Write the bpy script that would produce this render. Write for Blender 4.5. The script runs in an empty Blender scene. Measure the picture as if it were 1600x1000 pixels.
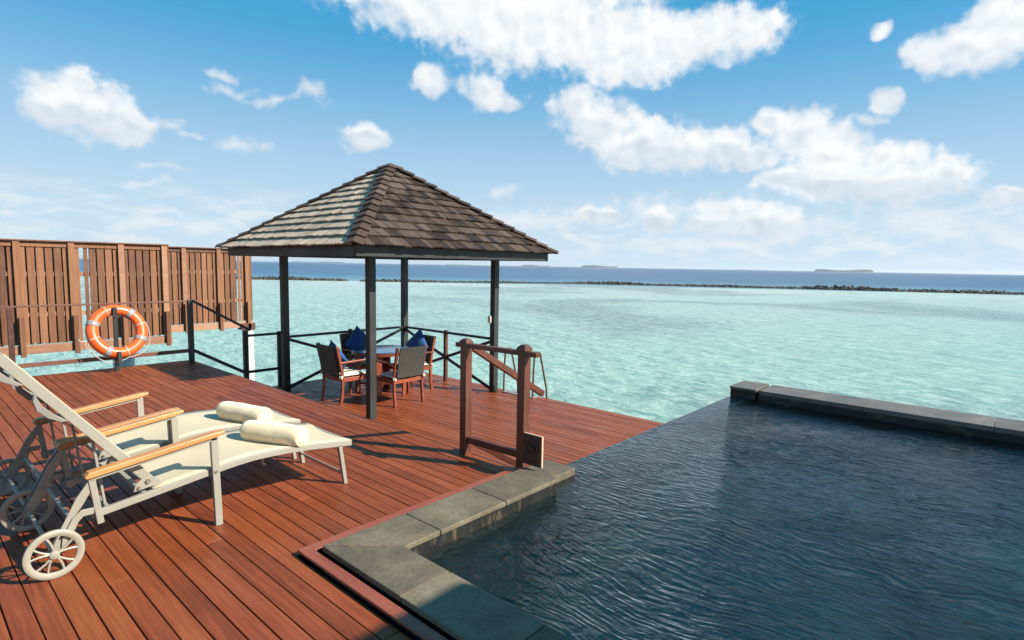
import bpy, bmesh, math, random
from mathutils import Vector, Matrix
R = math.radians
sc = bpy.context.scene
C = sc.collection
random.seed(11)

# ---------------------------------------------------------------- camera
cam = bpy.data.cameras.new('camera')
cam.sensor_width = 36.0
cam.lens = 36.0 * 886.46 / 1600.0
cam.clip_start = 0.05
cam.clip_end = 200000
co = bpy.data.objects.new('camera', cam)
C.objects.link(co)
rx, ux, bx_ = (0.745264, 0.666547, 0.017227), (-0.076326, 0.059615, 0.995299), (0.662386, -0.743076, 0.095303)
co.matrix_world = Matrix(((rx[0], ux[0], bx_[0], 0), (rx[1], ux[1], bx_[1], 0), (rx[2], ux[2], bx_[2], 1.56), (0, 0, 0, 1)))
sc.camera = co

# ---------------------------------------------------------------- light
SUN = Vector((0.722, 0.364, 0.588)).normalized()
sl = bpy.data.lights.new('sun', 'SUN')
sl.energy = 5.0
sl.angle = R(0.5)
sl.color = (1.0, 0.93, 0.81)
so = bpy.data.objects.new('sun', sl)
so.rotation_euler = SUN.to_track_quat('Z', 'Y').to_euler()
so.location = (20, 10, 20)
C.objects.link(so)
sc.view_settings.view_transform = 'Standard'
sc.view_settings.look = 'None'
sc.view_settings.exposure = 1.0
sc.view_settings.gamma = 1.0

CLOUDS = [(-54.4, 24.41, 8.74, 2.17), (-48.4, 23.39, 9.07, 3.25), (-39.7, 22.62, 10.39, 4.34), (-34.1, 21.0, 7.88, 3.13), (-29.9, 18.99, 5.65, 2.23), (-26.4, 20.1, 6.33, 2.32), (-21.4, 20.43, 4.24, 2.24), (-18.7, 20.87, 1.15, 1.26), (-36.1, 25.8, 12.0, 2.88), (-79.0, 11.9, 2.86, 2.24), (-77.0, 11.29, 3.02, 2.17), (-74.9, 10.37, 1.85, 1.4), (-80.4, 11.43, 1.53, 1.61), (-49.8, 17.18, 2.08, 1.2), (-44.9, 16.56, 2.37, 1.33), (-43.6, 15.48, 2.81, 1.01), (-56.2, 11.74, 2.48, 1.37), (-35.5, 15.25, 2.85, 1.91), (-33.0, 13.51, 3.68, 2.4), (-29.6, 11.71, 4.51, 2.42), (-26.0, 11.02, 4.67, 2.17), (-22.0, 11.41, 3.35, 1.78), (-19.2, 10.43, 2.69, 1.22), (-17.6, 13.28, 2.09, 1.38), (-15.7, 12.07, 2.54, 2.01), (-13.1, 9.76, 3.4, 2.54), (-9.3, 9.47, 1.53, 1.63), (-7.2, 9.53, 1.28, 1.29), (-5.0, 8.11, 1.46, 1.76), (-8.3, 7.36, 4.86, 1.95), (-12.9, 7.63, 5.84, 1.4), (-16.5, 8.36, 3.11, 0.88), (-2.3, 17.85, 2.95, 2.53), (-5.3, 17.18, 2.4, 1.77), (-6.9, 17.04, 1.88, 1.0), (-3.3, 15.93, 2.28, 0.79), (-9.4, 13.94, 1.34, 0.83), (-10.2, 19.06, 0.81, 0.46), (-21.2, 5.68, 3.07, 1.28), (-18.9, 4.48, 3.79, 1.5), (-22.8, 4.23, 2.28, 0.95), (-1.2, 5.91, 2.02, 0.85), (-27.5, 4.25, 1.56, 1.22), (-33.7, 4.85, 2.5, 0.99)]
WISPS= [(-67.7, 14.9, 2.33, 0.82), (-64.1, 14.32, 3.22, 0.63), (-60.8, 15.22, 1.96, 1.33), (-67.0, 10.43, 3.09, 0.86), (-72.5, 11.19, 1.21, 0.71), (-10.7, 12.52, 2.07, 0.6), (-74.4, 6.37, 1.8, 0.42), (-72.8, 7.57, 2.1, 0.42), (-80.2, 3.72, 2.35, 0.39), (-83.0, 3.32, 1.08, 0.33), (-72.6, 4.13, 2.26, 0.48), (-74.3, 2.96, 2.73, 0.64), (-70.0, 3.07, 2.48, 0.78), (-66.9, 5.14, 3.13, 0.4), (-43.2, 7.22, 2.86, 0.61), (-68.1, 16.09, 2.0, 0.5), (-38.7, 4.5, 5.71, 1.63), (-29.4, 5.47, 5.46, 1.83), (-15.2, 3.86, 6.13, 1.8), (-5.9, 3.93, 6.3, 1.73), (-0.8, 2.82, 3.28, 1.19), (-23.3, 2.44, 11.42, 0.96), (-48.2, 3.37, 3.78, 0.88), (-70.8, 10.65, 1.45, 0.31)]


def build_world():
    w = bpy.data.worlds.new('World')
    sc.world = w
    w.use_nodes = True
    nt = w.node_tree
    nt.nodes.clear()
    N, K = nt.nodes.new, nt.links.new

    def m(op, a, b=None, c=None, clamp=False):
        n = N('ShaderNodeMath')
        n.operation = op
        n.use_clamp = clamp
        for i, v in enumerate((a, b, c)):
            if v is None:
                continue
            if isinstance(v, (int, float)):
                n.inputs[i].default_value = v
            else:
                K(v, n.inputs[i])
        return n.outputs[0]

    def sstep(x, lo, hi):
        n = N('ShaderNodeMapRange')
        n.interpolation_type = 'SMOOTHSTEP'
        K(x, n.inputs[0])
        n.inputs[1].default_value = lo
        n.inputs[2].default_value = hi
        return n.outputs[0]

    def noise(v, s, d=6, r=0.55, dist=0.0):
        n = N('ShaderNodeTexNoise')
        n.inputs['Scale'].default_value = s
        n.inputs['Detail'].default_value = d
        n.inputs['Roughness'].default_value = r
        n.inputs['Distortion'].default_value = dist
        K(v, n.inputs['Vector'])
        return n

    def mixc(f, a, b, mode='MIX'):
        n = N('ShaderNodeMix')
        n.data_type = 'RGBA'
        n.blend_type = mode
        if isinstance(f, (int, float)):
            n.inputs[0].default_value = f
        else:
            K(f, n.inputs[0])
        for i, v in ((6, a), (7, b)):
            if isinstance(v, tuple):
                n.inputs[i].default_value = (*v, 1)
            else:
                K(v, n.inputs[i])
        return n.outputs[2]

    tc = N('ShaderNodeTexCoord')
    sep = N('ShaderNodeSeparateXYZ')
    K(tc.outputs['Generated'], sep.inputs[0])
    az = m('MULTIPLY', m('ARCTAN2', sep.outputs[0], sep.outputs[1]), 180 / math.pi)
    el = m('MULTIPLY', m('ARCSINE', sep.outputs[2]), 180 / math.pi)
    comb = N('ShaderNodeCombineXYZ')
    K(az, comb.inputs[0])
    K(el, comb.inputs[1])
    V = comb.outputs[0]
    # warp the lookup so that the cloud outlines billow
    n1 = noise(V, 0.25, 3, 0.5)
    warp = N('ShaderNodeVectorMath')
    warp.operation = 'MULTIPLY_ADD'
    K(n1.outputs['Color'], warp.inputs[0])
    warp.inputs[1].default_value = (3.4, 2.6, 0)
    add = N('ShaderNodeVectorMath')
    add.operation = 'ADD'
    K(V, add.inputs[0])
    add.inputs[1].default_value = (-1.7, -1.3, 0)
    K(add.outputs[0], warp.inputs[2])
    VW = warp.outputs[0]

    def field(table, VW):
        cur = None
        for i, (a, e, ra, re) in enumerate(table):
            if i and i % 5 == 0:
                # a negligible dependence on the running result keeps the evaluation order short
                dep = N('ShaderNodeVectorMath')
                dep.operation = 'SCALE'
                dep.inputs[0].default_value = (1e-6, 0, 0)
                K(cur, dep.inputs['Scale'])
                nx = N('ShaderNodeVectorMath')
                nx.operation = 'ADD'
                K(VW, nx.inputs[0])
                K(dep.outputs[0], nx.inputs[1])
                VW = nx.outputs[0]
            mp = N('ShaderNodeMapping')
            K(VW, mp.inputs[0])
            mp.inputs['Location'].default_value = (-a / ra, -e / re, 0)
            mp.inputs['Scale'].default_value = (1 / ra, 1 / re, 0)
            ln = N('ShaderNodeVectorMath')
            ln.operation = 'LENGTH'
            K(mp.outputs[0], ln.inputs[0])
            o = ln.outputs['Value']
            cur = o if cur is None else m('SMOOTH_MIN', cur, o, 0.22)
        return m('SUBTRACT', 1.15, cur)

    puff = noise(V, 0.8, 5, 0.5, 0.15)
    puff2 = noise(V, 0.30, 4, 0.5)
    shift = N('ShaderNodeVectorMath')
    shift.operation = 'ADD'
    K(V, shift.inputs[0])
    shift.inputs[1].default_value = (0.5, 0.7, 0)
    puff_s = noise(shift.outputs[0], 0.5, 3, 0.45, 0.3)
    puff_c = noise(V, 0.5, 3, 0.45, 0.3)

    f_main = field(CLOUDS, VW)
    f_w = field(WISPS, VW)
    low_v = N('ShaderNodeVectorMath')
    low_v.operation = 'ADD'
    K(VW, low_v.inputs[0])
    low_v.inputs[1].default_value = (-0.5, -1.5, 0)
    f_low = field(CLOUDS, low_v.outputs[0])
    under = m('MULTIPLY', sstep(m('SUBTRACT', f_main, f_low), 0.05, 0.75), m('MULTIPLY_ADD', sstep(el, 12.0, 19.0), -0.42, 0.60))
    dm = m('ADD', m('ADD', f_main, 0.12), m('MULTIPLY', m('SUBTRACT', puff.outputs[0], 0.5), 1.0))
    edge = sstep(puff2.outputs[0], 0.3, 0.7)
    a_main = m('MULTIPLY', m('ADD', m('MULTIPLY', sstep(dm, 0.05, 0.50), edge), m('MULTIPLY', sstep(dm, -0.05, 0.95), m('SUBTRACT', 1.0, edge))), 1.0, clamp=True)
    dw = m('ADD', f_w, m('MULTIPLY', m('SUBTRACT', puff.outputs[0], 0.5), 2.2))
    a_w = m('MULTIPLY', sstep(dw, 0.1, 1.3), 0.72)
    # thin low band of small clouds towards the horizon
    low = noise(V, 0.42, 8, 0.62, 0.2)
    stre = N('ShaderNodeMapping')
    K(V, stre.inputs[0])
    stre.inputs['Scale'].default_value = (0.55, 1.7, 1)
    low2 = noise(stre.outputs[0], 0.45, 8, 0.6, 0.2)
    band = m('MULTIPLY', sstep(el, 0.0, 1.5), m('SUBTRACT', 1.0, sstep(el, 3.5, 7.5)))
    a_low = m('MULTIPLY', m('MULTIPLY', sstep(low2.outputs[0], 0.42, 0.66), band), 0.85)

    sky = N('ShaderNodeTexSky')
    sky.sky_type = 'NISHITA'
    sky.sun_disc = False
    sky.sun_elevation = R(36)
    sky.sun_rotation = math.atan2(SUN.x, SUN.y)
    sky.air_density = 1.0
    sky.dust_density = 0.6
    sky.ozone_density = 1.2
    skyc = mixc(1.0, sky.outputs[0], SKY_TINT, 'MULTIPLY')
    skyc = mixc(0.85, skyc, (0.72, 3.95, 7.25))
    # pale humid air towards the horizon
    hz = m('POWER', m('SUBTRACT', 1.0, sstep(el, -2.0, 22.0)), 0.85)
    skyc = mixc(m('MULTIPLY', hz, SKY_HZ, clamp=True), skyc, HZ_COL)
    base_grey = m('MULTIPLY', sstep(puff2.outputs[0], 0.45, 0.75), 0.22)
    relief = m('MULTIPLY_ADD', m('SUBTRACT', puff_c.outputs[0], puff_s.outputs[0]), 1.1, 0.84, clamp=True)
    core = sstep(dm, 0.5, 1.5)
    shade = m('SUBTRACT', m('SUBTRACT', relief, m('MULTIPLY', core, base_grey)), under, clamp=True)
    ccol = mixc(shade, CL_DARK, CL_LIGHT)
    wcol = mixc(0.5, CL_DARK, CL_LIGHT)
    c1 = mixc(a_low, skyc, CL_LOW)
    c2 = mixc(a_w, c1, wcol)
    c3 = mixc(a_main, c2, ccol)
    bg = N('ShaderNodeBackground')
    K(c3, bg.inputs[0])
    bg.inputs[1].default_value = 0.05
    out = N('ShaderNodeOutputWorld')
    K(bg.outputs[0], out.inputs[0])
    w.cycles.sampling_method = 'MANUAL'
    w.cycles.sample_map_resolution = 512

# all colours below are divided by the background strength times the exposure
SKY_TINT = (0.27, 1.17, 1.42)
SKY_HZ = 0.94
HZ_COL = (6.7, 8.1, 9.3)
CL_LIGHT = (10.1, 10.15, 10.1)
CL_DARK = (6.4, 7.2, 8.2)
CL_LOW = (8.2, 8.8, 9.2)
build_world()

# ---------------------------------------------------------------- materials
def new_mat(name):
    m = bpy.data.materials.new(name)
    m.use_nodes = True
    nt = m.node_tree
    b = nt.nodes['Principled BSDF']
    return m, nt, b

class NT:
    """small node helper"""
    def __init__(s, nt):
        s.nt = nt
    def new(s, t):
        return s.nt.nodes.new(t)
    def link(s, a, b):
        s.nt.links.new(a, b)
    def coord(s, scale=(1, 1, 1), loc=(0, 0, 0), rot=(0, 0, 0), kind='Object'):
        tc = s.new('ShaderNodeTexCoord')
        mp = s.new('ShaderNodeMapping')
        mp.inputs['Scale'].default_value = scale
        mp.inputs['Location'].default_value = loc
        mp.inputs['Rotation'].default_value = rot
        s.link(tc.outputs[kind], mp.inputs[0])
        return mp.outputs[0]
    def noise(s, v, scale, detail=4, rough=0.55, dist=0.0, out=0):
        n = s.new('ShaderNodeTexNoise')
        n.inputs['Scale'].default_value = scale
        n.inputs['Detail'].default_value = detail
        n.inputs['Roughness'].default_value = rough
        n.inputs['Distortion'].default_value = dist
        s.link(v, n.inputs['Vector'])
        return n.outputs[out]
    def ramp(s, f, stops):
        n = s.new('ShaderNodeValToRGB')
        e = n.color_ramp.elements
        e[0].position, e[0].color = stops[0][0], (*stops[0][1], 1)
        e[1].position, e[1].color = stops[-1][0], (*stops[-1][1], 1)
        for p, c in stops[1:-1]:
            x = e.new(p)
            x.color = (*c, 1)
        s.link(f, n.inputs[0])
        return n.outputs[0]
    def rng(s, f, a, b, c=0.0, d=1.0, smooth=False):
        n = s.new('ShaderNodeMapRange')
        if smooth:
            n.interpolation_type = 'SMOOTHSTEP'
        s.link(f, n.inputs[0])
        for i, v in enumerate((a, b, c, d)):
            n.inputs[i + 1].default_value = v
        return n.outputs[0]
    def math(s, op, a, b=None, c=None, clamp=False):
        n = s.new('ShaderNodeMath')
        n.operation = op
        n.use_clamp = clamp
        for i, v in enumerate((a, b, c)):
            if v is None:
                continue
            if isinstance(v, (int, float)):
                n.inputs[i].default_value = v
            else:
                s.link(v, n.inputs[i])
        return n.outputs[0]
    def mix(s, f, a, b, mode='MIX'):
        n = s.new('ShaderNodeMix')
        n.data_type = 'RGBA'
        n.blend_type = mode
        if isinstance(f, (int, float)):
            n.inputs[0].default_value = f
        else:
            s.link(f, n.inputs[0])
        for i, v in ((6, a), (7, b)):
            if isinstance(v, tuple):
                n.inputs[i].default_value = (*v, 1)
            else:
                s.link(v, n.inputs[i])
        return n.outputs[2]
    def bump(s, h, strength, dist, normal=None):
        n = s.new('ShaderNodeBump')
        n.inputs['Strength'].default_value = strength
        n.inputs['Distance'].default_value = dist
        s.link(h, n.inputs['Height'])
        if normal is not None:
            s.link(normal, n.inputs['Normal'])
        return n.outputs[0]
    def attr(s, name='rnd'):
        n = s.new('ShaderNodeAttribute')
        n.attribute_name = name
        return n.outputs['Fac']

ALB = 0.78
def sc3(c):
    return tuple(x * ALB for x in c)

def wood_mat(name, dark, mid, light, grain=(3, 60, 60), rough=(0.35, 0.6), bump=0.25, scuff=0.0, dirt=0.4, coat=0.0, axis_scale=1.0, spec=0.5, rvar=0.45, mottle=0.0):
    m, nt, b = new_mat(name)
    n = NT(nt)
    dark, mid, light = sc3(dark), sc3(mid), sc3(light)
    a = n.attr()
    tc = n.new('ShaderNodeTexCoord')
    off = n.new('ShaderNodeVectorMath')
    off.operation = 'ADD'
    cb = n.new('ShaderNodeCombineXYZ')
    n.link(n.math('MULTIPLY', a, 37.0), cb.inputs[0])
    n.link(n.math('MULTIPLY', a, 11.0), cb.inputs[2])
    n.link(tc.outputs['Object'], off.inputs[0])
    n.link(cb.outputs[0], off.inputs[1])
    mp = n.new('ShaderNodeMapping')
    mp.inputs['Scale'].default_value = grain
    n.link(off.outputs[0], mp.inputs[0])
    g = n.noise(mp.outputs[0], 1.0 * axis_scale, 6, 0.62, 0.6)
    big = n.noise(off.outputs[0], 1.3, 4, 0.55)
    f = n.math('ADD', n.math('MULTIPLY', g, 0.75), n.math('MULTIPLY', n.math('SUBTRACT', a, 0.5), rvar))
    f = n.math('ADD', f, n.math('MULTIPLY', n.math('SUBTRACT', big, 0.4), 0.35))
    col = n.ramp(f, [(0.12, dark), (0.42, mid), (0.85, light)])
    fine = n.noise(n.coord((grain[0] * 3, grain[1] * 4, grain[2] * 4)), 1.0, 3, 0.6)
    col = n.mix(n.rng(fine, 0.56, 0.74, 0, dirt), col, dark)
    if scuff:
        sp = n.noise(n.coord((9, 16, 16)), 3.0, 5, 0.72)
        col = n.mix(n.rng(sp, 0.66, 0.76, 0, scuff), col, (0.62, 0.36, 0.25))
    n.link(col, b.inputs['Base Color'])
    if mottle:
        mo = n.noise(n.coord((22, 45, 30)), 1.0, 5, 0.75)
        col = n.mix(n.rng(mo, 0.25, 0.75, mottle, 0.0), col, dark)
        col = n.mix(n.rng(mo, 0.5, 0.8, 0.0, mottle), col, light)
    r = n.rng(n.noise(n.coord((1.4, 3.2, 2)), 1.6, 5, 0.6), 0.3, 0.7, rough[0], rough[1])
    n.link(r, b.inputs['Roughness'])
    b.inputs['Specular IOR Level'].default_value = spec
    if coat:
        b.inputs['Coat Weight'].default_value = coat
        b.inputs['Coat Roughness'].default_value = 0.25
    n.link(n.bump(n.math('ADD', g, n.math('MULTIPLY', fine, 0.5)), bump, 0.002), b.inputs['Normal'])
    return m

def plain_mat(name, col, rough=0.5, metal=0.0, var=0.12, scale=8.0, bump=0.0, bscale=80.0, spec=0.5, sheen=0.0):
    m, nt, b = new_mat(name)
    n = NT(nt)
    v = n.coord()
    f = n.noise(v, scale, 5, 0.6)
    col = sc3(col)
    lo = tuple(c * (1 - var) for c in col)
    hi = tuple(min(1, c * (1 + var)) for c in col)
    n.link(n.ramp(f, [(0.3, lo), (0.7, hi)]), b.inputs['Base Color'])
    n.link(n.rng(f, 0.3, 0.7, max(0.02, rough - 0.06), min(1, rough + 0.06)), b.inputs['Roughness'])
    b.inputs['Metallic'].default_value = metal
    b.inputs['Specular IOR Level'].default_value = spec
    if sheen:
        b.inputs['Sheen Weight'].default_value = sheen
    if bump:
        n.link(n.bump(n.noise(v, bscale, 4, 0.6), bump, 0.003), b.inputs['Normal'])
    return m

M = {}
M['deck'] = wood_mat('red_hardwood_deck', (0.070, 0.014, 0.006), (0.262, 0.060, 0.018), (0.42, 0.128, 0.043), (2.2, 75, 40), (0.32, 0.55), 0.4, scuff=0.30, dirt=0.5, rvar=0.17, mottle=0.8, spec=0.27)
M['redboard'] = wood_mat('red_frame_board', (0.17, 0.040, 0.022), (0.29, 0.075, 0.042), (0.38, 0.12, 0.07), (2, 40, 40), (0.35, 0.5), 0.2, dirt=0.2)
M['postwood'] = wood_mat('dark_red_timber', (0.028, 0.009, 0.005), (0.090, 0.024, 0.013), (0.18, 0.052, 0.028), (30, 30, 2.0), (0.35, 0.55), 0.3)
M['chairwood'] = wood_mat('chair_hardwood', (0.10, 0.022, 0.012), (0.24, 0.050, 0.022), (0.38, 0.09, 0.04), (12, 12, 12), (0.3, 0.45), 0.15)
M['blackwood'] = wood_mat('black_stained_timber', (0.006, 0.007, 0.007), (0.018, 0.021, 0.020), (0.050, 0.054, 0.050), (40, 40, 2.0), (0.42, 0.62), 0.3, rvar=0.2)
M['brownrail'] = wood_mat('brown_rail_timber', (0.05, 0.018, 0.012), (0.13, 0.045, 0.028), (0.21, 0.08, 0.05), (20, 2.0, 20), (0.4, 0.6), 0.25)
M['fence'] = wood_mat('weathered_fence_timber', (0.080, 0.028, 0.011), (0.230, 0.090, 0.036), (0.37, 0.175, 0.082), (35, 35, 1.6), (0.55, 0.8), 0.35, rvar=0.35)
M['fencebeam'] = wood_mat('pale_fence_beam', (0.24, 0.105, 0.055), (0.38, 0.185, 0.105), (0.48, 0.27, 0.165), (25, 1.5, 25), (0.55, 0.8), 0.3)
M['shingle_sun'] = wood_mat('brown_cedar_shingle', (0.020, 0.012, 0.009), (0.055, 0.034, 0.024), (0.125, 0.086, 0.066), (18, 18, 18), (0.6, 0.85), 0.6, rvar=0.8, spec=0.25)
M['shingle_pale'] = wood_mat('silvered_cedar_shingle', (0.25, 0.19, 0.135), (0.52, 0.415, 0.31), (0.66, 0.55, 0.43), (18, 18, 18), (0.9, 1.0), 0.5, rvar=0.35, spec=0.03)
M['hipcap'] = wood_mat('hip_cap_shingle', (0.035, 0.021, 0.015), (0.085, 0.053, 0.038), (0.14, 0.092, 0.07), (14, 14, 14), (0.6, 0.85), 0.4, rvar=0.6, spec=0.25)
M['armwood'] = wood_mat('oiled_teak', (0.36, 0.14, 0.04), (0.55, 0.235, 0.075), (0.66, 0.34, 0.13), (50, 2.5, 50), (0.35, 0.5), 0.1, dirt=0.15)
M['alu'] = plain_mat('painted_aluminium', (0.33, 0.305, 0.25), 0.42, 0.0, 0.05, 6)
M['bracket'] = plain_mat('grey_moulded_plastic', (0.25, 0.23, 0.20), 0.5, 0.0, 0.08, 12)
M['wheel'] = plain_mat('cream_wheel_plastic', (0.36, 0.33, 0.26), 0.45, 0.0, 0.10, 9)
M['steel'] = plain_mat('bolt_steel', (0.6, 0.58, 0.55), 0.3, 1.0, 0.05)
M['bronze'] = plain_mat('bronze_tube', (0.22, 0.14, 0.08), 0.35, 0.6, 0.15)
M['whitepile'] = plain_mat('white_pile_concrete', (0.72, 0.70, 0.64), 0.7, 0, 0.12, 4, 0.2)
M['plastic'] = plain_mat('ivory_plastic', (0.70, 0.66, 0.55), 0.4, 0, 0.04)
M['rope'] = plain_mat('white_rope', (0.50, 0.48, 0.43), 0.85, 0, 0.1, 40)
M['ringorange'] = plain_mat('orange_lifebuoy_shell', (0.80, 0.125, 0.020), 0.38, 0, 0.10, 5)
M['band'] = plain_mat('grey_reflective_tape', (0.30, 0.29, 0.28), 0.45, 0, 0.15, 60)
M['cream'] = plain_mat('cream_cushion_fabric', (0.68, 0.63, 0.52), 0.9, 0, 0.06, 14, 0.3, 300, sheen=0.3)
M['blue'] = plain_mat('blue_pillow_fabric', (0.006, 0.085, 0.30), 0.8, 0, 0.12, 10, 0.3, 300, sheen=0.2)
M['darkslot'] = plain_mat('dark_gap', (0.01, 0.01, 0.01), 0.9)
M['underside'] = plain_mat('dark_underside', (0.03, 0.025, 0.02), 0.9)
M['signface'] = wood_mat('sign_plaque_wood', (0.020, 0.010, 0.006), (0.045, 0.021, 0.011), (0.08, 0.036, 0.02), (30, 30, 3), (0.5, 0.7), 0.2)
M['signedge'] = wood_mat('sign_plaque_edge', (0.42, 0.24, 0.13), (0.60, 0.38, 0.22), (0.72, 0.5, 0.32), (30, 30, 3), (0.5, 0.7), 0.1)
M['signred'] = plain_mat('sign_red_paint', (0.11, 0.010, 0.010), 0.5)
M['villa'] = plain_mat('villa_roof_thatch', (0.12, 0.09, 0.06), 0.9, 0, 0.3, 6, 0.6, 20)

def fabric_sling():
    m, nt, b = new_mat('beige_mesh_sling')
    n = NT(nt)
    v = n.coord()
    h = n.noise(n.coord((300, 300, 300)), 1.0, 2, 0.6)
    big = n.noise(v, 2.5, 4)
    c = n.ramp(big, [(0.3, (0.48, 0.40, 0.27)), (0.7, (0.54, 0.45, 0.31))])
    c = n.mix(n.rng(h, 0.0, 1.0, 0.10, 0.0), c, (0.25, 0.2, 0.13))
    n.link(c, b.inputs['Base Color'])
    b.inputs['Roughness'].default_value = 0.7
    n.link(n.bump(h, 0.2, 0.001), b.inputs['Normal'])
    return m
M['sling'] = fabric_sling()

def towel_mat():
    m, nt, b = new_mat('cream_terry_towel')
    n = NT(nt)
    v = n.coord()
    h = n.noise(v, 170, 3, 0.7)
    big = n.noise(v, 9, 4, 0.6)
    c = n.ramp(big, [(0.3, (0.62, 0.50, 0.31)), (0.7, (0.70, 0.58, 0.38))])
    n.link(c, b.inputs['Base Color'])
    b.inputs['Roughness'].default_value = 0.95
    b.inputs['Sheen Weight'].default_value = 0.5
    hh = n.math('ADD', n.math('MULTIPLY', h, 0.8), n.math('MULTIPLY', big, 0.7))
    n.link(n.bump(hh, 0.7, 0.005), b.inputs['Normal'])
    return m
M['towel'] = towel_mat()

def weave_mat():
    m, nt, b = new_mat('dark_woven_cord')
    n = NT(nt)
    v = n.coord()
    wv = n.new('ShaderNodeTexWave')
    wv.bands_direction = 'X'
    wv.inputs['Scale'].default_value = 10
    wv.inputs['Distortion'].default_value = 0.6
    wv.inputs['Detail'].default_value = 2
    n.link(v, wv.inputs[0])
    w2 = n.new('ShaderNodeTexWave')
    w2.bands_direction = 'Z'
    w2.inputs['Scale'].default_value = 40
    w2.inputs['Distortion'].default_value = 1.0
    n.link(v, w2.inputs[0])
    h = n.math('ADD', wv.outputs['Fac'], n.math('MULTIPLY', w2.outputs['Fac'], 0.25))
    n.link(n.ramp(h, [(0.1, (0.012, 0.012, 0.010)), (0.9, (0.060, 0.060, 0.048))]), b.inputs['Base Color'])
    b.inputs['Roughness'].default_value = 0.5
    n.link(n.bump(h, 0.8, 0.006), b.inputs['Normal'])
    return m
M['weave'] = weave_mat()

def stone_mat(name, dark, mid, light, rough=0.75, wet=False):
    m, nt, b = new_mat(name)
    n = NT(nt)
    v = n.coord()
    a = n.attr()
    dark, mid, light = sc3(dark), sc3(mid), sc3(light)
    f1 = n.noise(v, 3.5, 6, 0.62, 0.5)
    f2 = n.noise(n.coord((1, 1, 1)), 55, 4, 0.7)
    st = n.noise(n.coord((1.2, 9, 3), rot=(0, 0, 0.5)), 2.0, 5, 0.65)
    f = n.math('ADD', n.math('MULTIPLY', f1, 0.6), n.math('MULTIPLY', f2, 0.36))
    f = n.math('ADD', f, n.math('MULTIPLY', n.math('SUBTRACT', a, 0.5), 0.22))
    c = n.ramp(f, [(0.22, dark), (0.48, mid), (0.75, light)])
    c = n.mix(n.rng(st, 0.54, 0.68, 0, 0.6), c, (0.13, 0.100, 0.045))
    n.link(c, b.inputs['Base Color'])
    n.link(n.rng(f1, 0.3, 0.7, rough - 0.12, rough + 0.1), b.inputs['Roughness'])
    n.link(n.bump(n.math('ADD', f2, n.math('MULTIPLY', f1, 0.6)), 0.5, 0.004), b.inputs['Normal'])
    return m
M['coping'] = stone_mat('grey_basalt_coping', (0.030, 0.025, 0.016), (0.125, 0.102, 0.066), (0.28, 0.235, 0.155))
M['wallstone'] = stone_mat('dark_basalt_wall', (0.03, 0.026, 0.022), (0.125, 0.106, 0.092), (0.23, 0.20, 0.175), 0.55)
M['rock'] = stone_mat('breakwater_rock', (0.012, 0.011, 0.008), (0.050, 0.046, 0.032), (0.20, 0.18, 0.13), 0.85)
M['blackstone'] = stone_mat('black_basalt', (0.004, 0.004, 0.004), (0.010, 0.010, 0.010), (0.025, 0.024, 0.022), 0.4)  # near-black stone for the far wall body and the bed under the coping

def pooltile_mat():
    m, nt, b = new_mat('dark_pool_tile')
    n = NT(nt)
    v = n.coord()
    fine = n.noise(v, 7, 4, 0.6)
    basec = n.ramp(fine, [(0.3, (0.003, 0.017, 0.022)), (0.7, (0.007, 0.032, 0.040))])
    big = n.noise(v, 0.9, 5, 0.6)
    c = n.mix(n.rng(big, 0.35, 0.7, 0.0, 0.8), basec, (0.022, 0.085, 0.095))
    n.link(c, b.inputs['Base Color'])
    b.inputs['Roughness'].default_value = 0.6
    return m
M['pooltile'] = pooltile_mat()

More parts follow.
